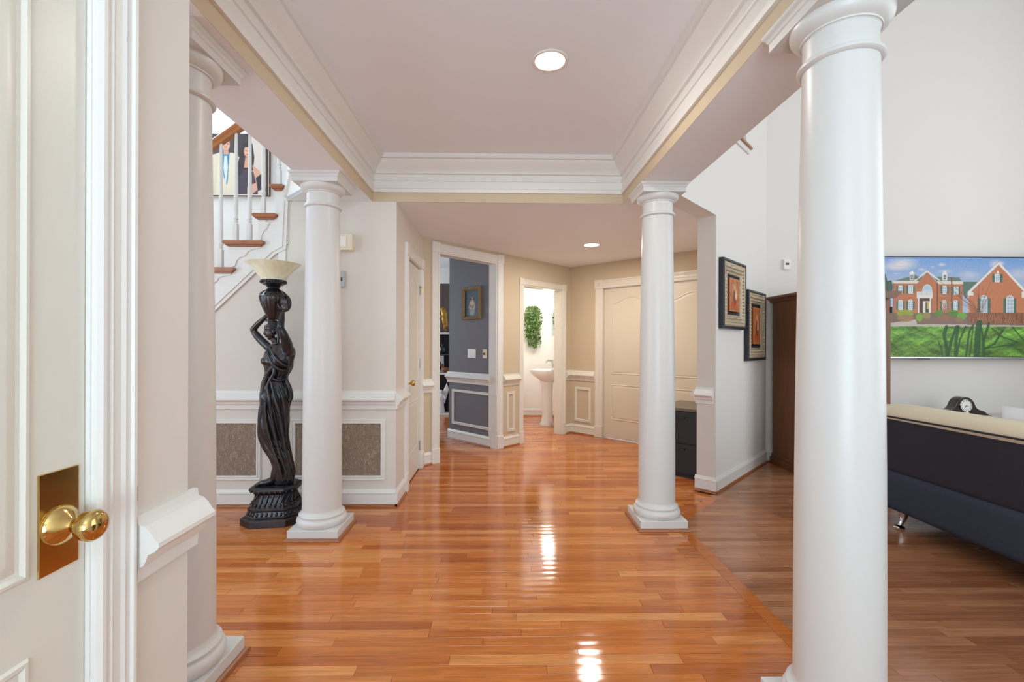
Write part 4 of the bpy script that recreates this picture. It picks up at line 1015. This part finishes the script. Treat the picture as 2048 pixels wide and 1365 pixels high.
# ================================================================== POWDER ROOM
sk=empty('pedestal_sink',(.72,7.24,0),0,'white pedestal sink in the powder room','sink')
def superring(cx,cy,rx0,rx1,ry,z,n=40):
    """egg ring: rx0 towards -x, rx1 towards +x"""
    return [(cx+(rx0 if math.cos(a)<0 else rx1)*math.cos(a),cy+ry*math.sin(a),z) for a in [2*PI*k/n for k in range(n)]]
def loft(rings,cap=True):
    n=len(rings[0]); vs=[p for r in rings for p in r]; fs=[]
    for i in range(len(rings)-1):
        for k in range(n): fs.append((i*n+k,i*n+(k+1)%n,(i+1)*n+(k+1)%n,(i+1)*n+k))
    if cap: fs+=[tuple(range(n-1,-1,-1)),tuple(range((len(rings)-1)*n,len(rings)*n))]
    return MB().add(vs,fs)
R=[superring(0,0,.07,.09,.10,.66),superring(0,0,.12,.14,.16,.72),superring(0,0,.20,.20,.21,.77),superring(0,0,.25,.215,.245,.82),superring(0,0,.275,.225,.262,.865),superring(0,0,.275,.225,.262,.878),superring(-.02,0,.235,.15,.215,.878),superring(-.02,0,.22,.14,.20,.85),superring(-.02,0,.14,.10,.13,.80)]
obj('basin',loft(R),M_PORC,sk,smooth=50)
R=[superring(.01,0,.115,.115,.115,0),superring(.01,0,.115,.115,.115,.025),superring(.01,0,.10,.10,.10,.05),superring(.01,0,.082,.085,.085,.14),superring(.01,0,.078,.085,.085,.40),superring(.01,0,.088,.09,.095,.60),superring(.0,0,.11,.11,.13,.70)]
obj('pedestal',loft(R),M_PORC,sk,smooth=50)
fc=obj('faucet',MB().tube([(.10,0,.878),(.10,0,.96),(.09,0,1.0),(.05,0,1.02),(.0,0,1.01),(-.01,0,.985)],[.018,.014,.013,.012,.011,.011],12).box(.02,.16,-.03,.03,1.02,1.032),M_STEEL,sk,smooth=50)
sd=empty('soap_dish',(.80,7.08,.8785),0,'small white soap dish on the sink rim','soap dish')
obj('dish',MB().box(-.035,.035,-.025,.025,0,.012),M_WHITEFIG,sd,bevel=.004); obj('soap',MB().ball((0,0,.02),(.026,.017,.012),12),M_IVORY,sd,smooth=60)
obj('trap_pipe',MB().tube([(.15,-.02,.62),(.16,-.02,.55),(.17,-.03,.42),(.19,-.02,.36),(.15,-.02,.30),(.20,-.02,.26)],.008,8).ball((.17,-.02,.30),.022,10),M_BRASS,sk,smooth=50)
mc=empty('medicine_cabinet',(.93,7.22,1.70),-PI/2,'white mirrored cabinet over the powder room sink','cabinet')
obj('box',MB().box(-.27,.27,-.10,.018,-.28,.16),M_WHITEWALL,mc,bevel=.004)
obj('mirror_door',MB().box(-.25,.25,-.112,-.10,-.26,.14),M_MIRROR,mc,bevel=.003)
vl=empty('vanity_light',(.93,7.22,2.04),-PI/2,'lit vanity light with glass globes above the powder room mirror','wall light')
obj('back_bar',MB().box(-.28,.28,-.03,.018,-.04,.04),M_CHROME,vl,bevel=.006)
for x in (-.19,0,.19):
    g=obj('arm',MB().tube([(x,-.03,0),(x,-.15,.02),(x,-.18,-.02)],.009,8),M_CHROME,vl)
    obj('globe',MB().lathe([(.02,-.02),(.045,-.045),(.06,-.085),(.055,-.12),(.03,-.14),(0,-.145)],20,(x,-.18)),M_BULB,g,smooth=60)
ou=empty('wall_outlet',(.545,8.12,1.14),0,'white outlet plate on the powder room wall below the plant','outlet')
obj('plate',MB().box(-.058,.058,-.006,0,-.058,.058),M_PLATE,ou,bevel=.003)
for x in (-.022,.022): obj('socket',MB().box(x-.016,x+.016,-.009,-.006,-.034,.034),M_IVORY,ou,bevel=.003)
# hanging ivy
iv=empty('hanging_ivy',(.55,8.12,1.6),0,'bushy green trailing ivy hung on the powder room wall','plant')
obj('wall_basket',MB().add(*(lambda t:([(v[0],min(-.002,v[1]-.05),v[2]) for v in t.v],t.f))(MB().lathe([(.03,0),(.05,.06),(.06,.16),(.055,.18)],20))),M_WICKER,iv,smooth=50)
rl=random.Random(3); mb=MB()
def leaf(p,s_,az,tl,ro):
    R_=Matrix.Rotation(az,3,'Z')@Matrix.Rotation(tl,3,'X')@Matrix.Rotation(ro,3,'Y')
    pts=[(0,0,0),(.45,-.1,.25),(.38,0,.62),(0,-.12,1),(-.38,0,.62),(-.45,-.1,.25),(0,.05,.45)]
    mb.add([R_@(Vector(q)*s_)+Vector(p) for q in pts],[(0,1,6),(1,2,6),(2,3,6),(3,4,6),(4,5,6),(5,0,6)])
for i in range(1100):
    u=rl.random(); z=.36-u*.72
    w_=.165*math.sqrt(max(0,1-((z-.14)/.25)**2)) if z>.0 else .155-.05*(-z/.36)
    if z<-.1 and rl.random()<.45: continue
    a=rl.uniform(-PI,0); rr=math.sqrt(rl.random())
    x=w_*rr*math.cos(a)+ (.03*rl.random() if z<-.2 else 0)+(.07*max(0,-z-.05) ); y=-.04-.13*rr*abs(math.sin(a))*(1 if z>-.15 else .6)
    leaf((x,y-.01,z),rl.uniform(.026,.05),rl.uniform(-1.2,1.2),rl.uniform(1.6,3.3),rl.uniform(-.7,.7))
obj('foliage',mb,M_LEAF,iv,kind='stuff')
mb=MB()
for i in range(12):
    x=rl.uniform(-.12,.14); mb.tube([(x*.4,-.09,.12),(x*.9,-.14,.05),(x*1.1,-.12,-.15),(x*1.2+rl.uniform(-.02,.04),-.09,-.36+rl.random()*.15)],.003,5)
obj('vines',mb,M_LEAF,iv)

# ================================================================== DINING ROOM DISPLAY
ds=empty('display_shelf',(-1.15,8.35,0),0,'white display shelves against the brown dining room wall','shelf')
for z in (.0,.725,1.455): obj('shelf_board',MB().box(-.55,.55,-.17,.25,z,z+.035),M_TRIM,ds,bevel=.003)
obj('shelf_back',MB().box(-.55,.55,.24,.26,0,1.46),M_BLACK,ds)
for x in (-.55,.53): obj('side_panel',MB().box(x,x+.02,-.17,.25,0,1.46),M_TRIM,ds)
obj('glass_shelf',MB().box(-.53,.53,-.15,.24,1.085,1.095),M_GLASSTOP,ds)
SHX,SHY=-1.15,8.35
def thing(name,x,y,z,label,cat,group=None): return empty(name,(x,y,z),0,label,cat,group)
# rearing gold horse
h=thing('horse_figurine',-1.03,8.30,1.49,'gold rearing horse figurine on the top display shelf','figurine','figurines on the display shelves')
mb=MB().tube([(.01,0,.10),(.0,0,.17),(-.01,0,.25),(-.02,0,.33),(-.045,0,.39),(-.05,0,.42)],[.035,.058,.055,.048,.035,.028],12)
mb.tube([(-.04,0,.425),(-.065,0,.435),(-.095,0,.415)],[.028,.022,.014],10)
for s_ in (-1,1):
    mb.tube([(.01,s_*.025,.12),(-.02,s_*.03,.07),(.03,s_*.03,.03),(.02,s_*.03,.0)],[.03,.022,.013,.014],8)
    mb.tube([(-.02,s_*.025,.28),(-.09,s_*.03,.30),(-.11,s_*.03,.25)],[.024,.015,.011],8); mb.tube([(-.035,s_*.015,.44),(-.03,s_*.018,.475)],[.012,.004],6)
mb.tube([(.04,0,.13),(.09,0,.12),(.10,0,.05),(.08,0,.01)],[.016,.022,.02,.008],8); mb.tube([(-.015,0,.44),(.025,0,.36),(.03,0,.28)],[.014,.018,.01],8)
organic('horse_body',mb,M_GOLD,h,.006)
obj('base',MB().lathe([(.09,-.0),(.09,.012),(.075,.02)],24),M_BLKGLOSS,h)
h=thing('bust_figurine',-1.22,8.24,1.49,'small gold headed bust on the top display shelf','figurine','figurines on the display shelves')
organic('bust',MB().ball((0,0,.16),(.038,.042,.05)).tube([(0,0,.05),(0,0,.13)],[.03,.02],10).ball((0,0,.06),(.06,.035,.035)),M_GOLD,h,.006)
obj('pedestal',MB().lathe([(.045,0),(.045,.015),(.028,.03),(.03,.05)],20),M_BLKGLOSS,h,smooth=40)
def vase(x,y,z,prof,m,label,seg=24):
    h=thing('vase',x,y,z,label,'vase','ornaments on the display shelves'); n=len(prof)//2
    obj('body',MB().lathe(prof[:n+1],seg),m,h,smooth=50); obj('neck',MB().lathe(prof[n:],seg),m,h,smooth=50); return h
vase(-1.21,8.27,.765,[(.04,0),(.06,.03),(.075,.09),(.055,.16),(.025,.20),(.022,.25),(.032,.27)],M_BLKGLOSS,'tall glossy black vase on the middle display shelf')
vase(-1.07,8.27,1.095,[(.03,0),(.055,.03),(.065,.08),(.045,.13),(.02,.16),(.022,.19),(.03,.20)],M_BLKGLOSS,'round glossy black vase on the glass display shelf')
vase(-1.17,8.32,1.095,[(.03,0),(.035,.05),(.045,.12),(.04,.16),(.02,.20),(.018,.24),(.028,.26)],M_WHITEFIG,'slim white vase on the glass display shelf')
h=thing('duck_figurine',-1.0,8.25,.765,'brown duck figurine lying on the middle display shelf','figurine','figurines on the display shelves')
organic('duck_body',MB().ball((0,0,.05),(.09,.05,.05)).tube([(-.05,0,.07),(-.07,0,.12)],[.03,.024],10).ball((-.075,0,.135),.03).tube([(-.09,0,.13),(-.125,0,.125)],[.014,.007],8).tube([(.07,0,.06),(.12,0,.085)],[.028,.008],8),M_BROWNFIG,h,.006)
obj('bill',MB().ball((-.118,0,.125),(.018,.012,.006)),M_GOLD,h)
h=thing('mirror_tile',-1.16,8.52,.95,'small leaning mirror on the middle display shelf','mirror'); h.location=(-1.16,8.50,.76)
obj('glass',MB().box(-.08,.08,0,.01,.012,.30),M_MIRROR,h); obj('frame',MB().frame(-.09,.09,0,.31,[(0,-.01),(0,.012),(.012,.012),(.012,.0)]),M_TRIM,h)
h=thing('angel_figurine',-1.09,8.24,.035,'white winged angel statue on the bottom display shelf','figurine','figurines on the display shelves')
mb=loft([superring(0,0,.075,.075,.06,0,24),superring(0,0,.07,.06,.05,.10,24),superring(0,0,.045,.045,.04,.22,24),superring(0,0,.055,.055,.04,.30,24),superring(0,0,.03,.03,.025,.345,24)])
mb.ball((0,0,.385),(.03,.032,.038)).tube([(-.05,0,.31),(-.08,-.03,.25),(-.03,-.06,.26)],[.018,.015,.012],8).tube([(.05,0,.31),(.08,-.03,.25),(.03,-.06,.26)],[.018,.015,.012],8)
organic('angel_body',mb,M_WHITEFIG,h,.006)
for s_ in (-1,1):
    obj('wing',loft([[(s_*(.02+.10*t+.04*math.cos(a)*(1-t*.5)),.03+.012*math.sin(a),.22+.26*t-.06*math.cos(a)) for a in [2*PI*k/12 for k in range(12)]] for t in (0,.3,.6,.85,1)]),M_WHITEFIG,h,smooth=60)
vase(-1.32,8.26,.035,[(.05,0),(.075,.05),(.085,.13),(.065,.22),(.03,.28),(.028,.34),(.045,.37)],M_BLKGLOSS,'large black urn on the bottom display shelf')
h=thing('black_cat_figurine',-.98,8.46,.035,'tall black statue behind the white angel','figurine','figurines on the display shelves')
organic('cat_body',MB().tube([(0,0,.02),(0,0,.2),(0,0,.38),(0,0,.46)],[.07,.075,.05,.035],14).ball((0,-.01,.52),(.045,.05,.05)).tube([(-.025,0,.55),(-.03,0,.60)],[.015,.004],6).tube([(.025,0,.55),(.03,0,.60)],[.015,.004],6),M_BLKGLOSS,h,.008)
obj('base',MB().box(-.08,.08,-.08,.08,0,.02),M_BLKGLOSS,h)

# ================================================================== STATUE FLOOR LAMP
LX,LY=-1.647,3.345
lp=empty('statue_lamp',(LX,LY,0),0,'dark bronze statue floor lamp of a draped woman holding an urn with a glass bowl','floor lamp')
def ox(zx): return ((400+zx*.2344)-553)*.00366
def z1(zy): return 1.28+(689-(500+zy*.2344))*.00366
def pq(zx,zy,y,sec):
    px=400+zx*.2344; py=(500 if sec==1 else 780)+zy*.2344; Y=LY+y
    return ((px-1003)/910*Y-LX,y,1.28+(689-py)/910*Y)
def z2(zy): return 1.28+(689-(780+zy*.2344))*.00366
# ---- pedestal: stretched octagon stack
PROT=math.radians(8)
def octo(r,z,ch=.42,sy=.86):
    a=r; b=r*(1-ch)
    pts=[(-b,-a),(b,-a),(a,-b),(a,b),(b,a),(-b,a),(-a,b),(-a,-b)]
    c_,s_=math.cos(PROT),math.sin(PROT)
    return [(x*c_-y*sy*s_+.006,x*s_+y*sy*c_,z) for x,y in pts]
PED=[(.205,0),(.205,.046),(.196,.054),(.178,.060),(.170,.068),(.160,.092),(.158,.098),(.164,.100),(.166,.112),(.158,.118),(.150,.124),(.142,.140),(.132,.162),(.126,.185),(.124,.205),(.126,.212),(.134,.216),(.150,.226),(.158,.238),(.158,.248),(.148,.256),(.140,.260)]
pd=obj('pedestal',loft([octo(r,z) for r,z in PED]),M_BRONZE,lp,bevel=.004)
# leaf and flute reliefs on the pedestal faces
def along(r,z,n_per=5):
    o=octo(r,z); res=[]
    for i in range(8):
        a=Vector(o[i]); b=Vector(o[(i+1)%8]); L=(b-a).length; n=max(2,int(L/.030))
        for k in range(n): res.append((a.lerp(b,(k+.5)/n),(b-a).normalized()))
    return res
mb=MB()
for p,d in along(.165,.079): mb.ball(p,(.011,.011,.016),8)
for p,d in along(.152,.231): mb.ball(p,(.010,.010,.010),8)
for p,d in along(.147,.136): mb.ball(p,(.011,.011,.012),8)
fl_=[]
for (p,d),(q,_) in zip(along(.140,.148),along(.124,.205)): mb.tube([p,p.lerp(q,.5)*1.0+Vector((0,0,-.002)),q],[.010,.009,.007],8)
obj('carved_relief',mb,M_BRONZE,pd,smooth=60,kind='stuff')
# ---- draped figure: one continuous surface
LV=[(z1(815),605,770,.70),(z1(830),590,800,.72),(z1(865),572,812,.74),(z1(900),560,812,.78),(z1(940),548,806,.86),(z1(965),545,800,.88),(z1(1000),562,794,.80),(z1(1040),562,780,.74),(z1(1090),552,752,.74),(z1(1150),536,762,.78),(z1(1210),530,778,.80),(z1(1260),528,786,.80),(z1(1320),531,770,.78),(z2(150),523,762,.76),(z2(250),514,764,.72),(z2(330),510,758,.70),(z2(400),516,756,.68),(z2(450),532,764,.68),(z2(500),553,772,.70),(z2(540),575,782,.70),(z2(580),600,792,.72),(z2(620),620,802,.74),(z2(660),630,810,.76),(z2(700),634,814,.78),(z2(740),634,812,.80),(z2(775),640,806,.80),(.262,652,800,.82)]
LV.sort(key=lambda t:t[0])
zs_=[l[0] for l in LV]
def interp(z,k): return float(np.interp(z,zs_,[l[k] for l in LV]))
rings=[]; NZ=230; NA=120
ztop,zbot=LV[-1][0],LV[0][0]
for i in range(NZ):
    z=zbot+(ztop-zbot)*i/(NZ-1)
    # smooth the outline
    xl=np.mean([ox(interp(z+d,1)) for d in (-.012,0,.012)]); xr=np.mean([ox(interp(z+d,2)) for d in (-.012,0,.012)]); dp=interp(z,3)
    cx_=(xl+xr)/2; hw=(xr-xl)/2; hd=hw*dp
    ring=[]
    skirt=min(1,max(0,(1.02-z)/.12)); bust=min(1,max(0,(z-1.06)/.05))
    for k in range(NA):
        a=2*PI*k/NA
        # folds sweep from the raised hip down to the trailing hem
        u=a*1.0+(z-.3)*2.6
        f=skirt*(.055*abs(math.sin(5.5*u+1.2*math.sin(6*z)))+.035*math.sin(13*u+4*z)+.02*math.sin(23*u-7*z))
        f+= (1-skirt)*(.030*math.sin(9*a+34*z)+.018*math.sin(15*a-20*z+1))
        rx=hw*(1+f-.03); ry=hd*(1+f-.03)
        ring.append((cx_+rx*math.cos(a),ry*math.sin(a),z))
    rings.append(ring)
fig=loft(rings)
# bust, shawl rolls, sash
fig.ball(pq(585,955,-.045,1),(.040,.040,.038),14).ball(pq(640,960,-.062,1),(.042,.036,.038),14)
for (p,r) in (([pq(590,850,-.045,1),pq(600,905,-.075,1),pq(640,985,-.090,1),pq(700,1030,-.085,1),pq(770,1035,-.05,1)],.013),
              ([pq(610,835,-.055,1),pq(640,900,-.080,1),pq(690,960,-.095,1),pq(750,1000,-.075,1),pq(800,990,-.03,1)],.012),
              ([pq(640,1000,-.088,1),pq(610,1040,-.080,1),pq(585,1100,-.070,1),pq(560,1200,-.060,1),pq(548,1320,-.060,1)],.016),
              ([pq(650,1000,-.088,1),pq(640,1070,-.088,1),pq(600,1150,-.085,1),pq(585,1260,-.080,1),pq(575,180,-.080,2)],.013),
              ([pq(570,1080,-.05,1),pq(640,1110,-.082,1),pq(700,1120,-.078,1),pq(752,1100,-.04,1)],.011),
              ([pq(745,1110,-.04,1),pq(775,1190,-.03,1),pq(786,1260,-.02,1),pq(770,1300,-.03,1)],.020),
              ([pq(620,1130,-.10,1),pq(660,1300,-.108,1),pq(690,200,-.10,2),pq(730,420,-.085,2),pq(770,640,-.075,2)],.011),
              ([pq(590,1180,-.10,1),pq(610,100,-.105,2),pq(640,320,-.095,2),pq(690,520,-.085,2),pq(760,720,-.07,2)],.012),
              ([pq(570,120,-.085,2),pq(585,300,-.085,2),pq(630,480,-.08,2),pq(690,650,-.075,2),pq(720,760,-.07,2)],.011),
              ([pq(680,1180,-.085,1),pq(720,80,-.085,2),pq(745,300,-.07,2),pq(765,520,-.06,2)],.010),
              ([pq(545,60,-.055,2),pq(535,250,-.055,2),pq(535,370,-.05,2)],.014)):
    fig.stube(p,[r*.7]+[r]*(len(p)-2)+[r*.7],8)
# feet with toes
for (sx,yy) in ((640,-.035),(690,.03)):
    ax=ox(sx)+.02
    fig.stube([(ax+.030,yy,.43),(ax+.008,yy,.355),(ax-.002,yy,.312),(ax-.018,yy,.290),(ax-.060,yy-.012,.277),(ax-.098,yy-.02,.271)],[.026,.028,.026,.026,.023,.014],12)
    for k in range(5):
        t=(k-2)*.0105; fig.stube([(ax-.090,yy-.018+t,.272),(ax-.122+.004*abs(k-1),yy-.024+t,.267)],[.0075,.006],6)
fig.ball(pq(740,745,.0,2),(.055,.06,.030),12)
# neck and head
HX=pq(628,695,-.022,1); hx,hz_=HX[0],HX[2]
fig.stube([pq(672,835,-.006,1),pq(660,800,-.012,1),pq(645,760,-.018,1)],[.036,.027,.026],12)
HR=Matrix.Rotation(math.radians(28),3,'Z')@Matrix.Rotation(math.radians(-10),3,'Y')   # face turned to the left and a little down
def hp(x,y,z): return HR@Vector((x,y,z))+Vector((hx,-.022,hz_))
def hb(c_,r_,n_=20): fig.ball(hp(*c_),r_,n_,HR)
hb((.010,0,.014),(.049,.042,.051),24); hb((-.014,0,-.018),(.033,.032,.050),24); hb((-.027,0,-.056),(.013,.014,.012)); hb((-.030,0,.022),(.018,.026,.022))
for s_ in (-1,1):
    hb((-.024,s_*.017,-.026),(.014,.013,.016)); hb((-.0385,s_*.0145,.001),(.005,.0075,.005))                       # cheek, eyelid
    fig.stube([hp(-.0455,s_*.005,.013),hp(-.0430,s_*.016,.016),hp(-.034,s_*.027,.010)],[.0035,.004,.003],8)           # brow
    hb((.006,s_*.042,-.014),(.009,.006,.014))                                                                           # ear
    for q in range(6):                                                                                                  # waves of hair swept back
        fig.stube([hp(-.038+.010*q,s_*.006,.040+.004*q),hp(-.022+.010*q,s_*(.026+.003*q),.036-.003*q),hp(.006+.006*q,s_*(.043-.001*q),.020-.010*q),hp(.036+.002*q,s_*.036,-.002-.010*q),hp(.056,s_*.016,-.012-.006*q)],[.005,.0065,.007,.007,.006],8)
fig.stube([hp(-.0455,0,.010),hp(-.0530,0,-.008),hp(-.0575,0,-.019)],[.0038,.0046,.0060],10); hb((-.050,0,-.022),(.008,.009,.005))   # nose
hb((-.0475,0,-.034),(.006,.0115,.0035)); hb((-.0455,0,-.0405),(.006,.010,.004))                                        # lips
hb((.018,0,.030),(.046,.044,.042),24); hb((.054,0,-.016),(.026,.030,.030))                                             # crown of hair, bun
fig.stube([hp(.030,-.034,-.020),hp(.030,-.042,-.060),hp(.018,-.045,-.100)],[.012,.011,.006],10)
fig.stube([(hx-.006,-.022,z1(628)),(hx-.004,-.020,z1(606))],[.040,.036],16)  # head pad under the urn
# arms
def limb(p,r): fig.stube(p,r,14)
U=(ox(640),-.012)   # urn axis
limb([pq(612,850,.040,1),pq(570,810,.055,1),pq(515,755,.060,1),pq(475,700,.055,1),pq(480,678,.050,1),pq(515,638,.035,1),pq(556,600,.022,1),pq(580,575,.020,1)],[.030,.030,.028,.023,.023,.021,.017,.015])
limb([pq(755,880,-.020,1),pq(755,820,-.050,1),pq(732,750,-.085,1),pq(702,680,-.105,1),pq(700,655,-.108,1),pq(708,610,-.095,1),pq(714,560,-.085,1),pq(718,540,-.080,1)],[.044,.038,.031,.025,.025,.022,.017,.015])
fig.ball(pq(765,870,-.02,1),(.045,.05,.05),12)
# hand on the near side of the urn: palm, four fingers, thumb
HH=pq(732,505,-.082,1); hx0,hz0=HH[0],HH[2]
fig.ball((hx0,-.082,hz0),(.026,.013,.030),16)
for k,(dx,L) in enumerate(((.021,.046),(.0075,.056),(-.0065,.054),(-.020,.046))):
    x=hx0+dx
    fig.stube([(x,-.086,hz0+.018),(x+.001,-.094,hz0+.018+L*.5),(x-.002,-.090,hz0+.018+L)],[.0062,.0058,.0050],8)
fig.stube([(hx0-.016,-.088,hz0-.008),(hx0-.034,-.094,hz0+.010),(hx0-.042,-.092,hz0+.030)],[.009,.008,.006],8)
# far hand under the urn
fig.ball(pq(590,560,.025,1),(.016,.020,.026),10)
for k in range(4): fig.stube([(ox(596),.010+k*.011,z1(548)),(ox(604),.006+k*.011,z1(520)),(ox(612),.008+k*.010,z1(500))],[.007,.0065,.005],6)
fg=organic('figure',fig,M_BRONZE,lp,.0030,2)
# ---- urn
UX,UY=ox(638),-.012
UR=[(.030,z1(606)),(.033,z1(600)),(.042,z1(580)),(.056,z1(548)),(.068,z1(515)),(.079,z1(482)),(.087,z1(452)),(.0915,z1(428)),(.092,z1(412))]
obj('urn_body',MB().lathe(UR,96,(UX,UY),lambda a,z:1+.055*abs(math.cos(9*a))-.03),M_BRONZE,lp,smooth=60)
ut=obj('urn_shoulder',MB().lathe([(.094,z1(416)),(.096,z1(408)),(.090,z1(400)),(.076,z1(378)),(.055,z1(356)),(.042,z1(344)),(.040,z1(334)),(.048,z1(328)),(.044,z1(322)),(.060,z1(316)),(.080,z1(302)),(.084,z1(288)),(.086,z1(274)),(.080,z1(270))],64,(UX,UY)),M_BRONZE,lp,smooth=40)
mb=MB()
for k in range(14):
    a=2*PI*k/14
    mb.tube([(UX+.088*math.cos(a),UY+.088*math.sin(a),z1(396)),(UX+.070*math.cos(a+.05),UY+.070*math.sin(a+.05),z1(375)),(UX+.052*math.cos(a+.16),UY+.052*math.sin(a+.16),z1(358))],[.006,.008,.004],8)
for k in range(30):
    a=2*PI*k/30; mb.ball((UX+.084*math.cos(a),UY+.084*math.sin(a),z1(286)),(.008,.008,.011),6)
obj('acanthus_relief',mb,M_BRONZE,ut,smooth=60,kind='stuff')
# handle beside the hand
obj('urn_handle',MB().stube([(UX+.074,UY+.0,z1(396)),(UX+.092,UY,z1(402)),(UX+.108,UY,z1(424)),(UX+.115,UY,z1(450)),(UX+.116,UY,z1(480)),(UX+.108,UY,z1(508)),(UX+.092,UY,z1(526)),(UX+.066,UY,z1(532))],[.009,.010,.012,.013,.013,.012,.011,.009],12),M_BRONZE,ut,smooth=60)
# ---- glass bowl
zb,zt_=z1(274),z1(130)
def bowl(t): return .078+.105*(t**1.0)*(.55+.45*t)+.002
outer=[(bowl(i/14),zb+(zt_-zb)*i/14) for i in range(15)]
inner=[(r-.005,z+.001) for r,z in reversed(outer)]
obj('glass_bowl',MB().lathe([(.04,zb-.002)]+outer+inner+[(.03,zb+.008)],72,(UX,UY)),M_SHADE,lp,smooth=50)
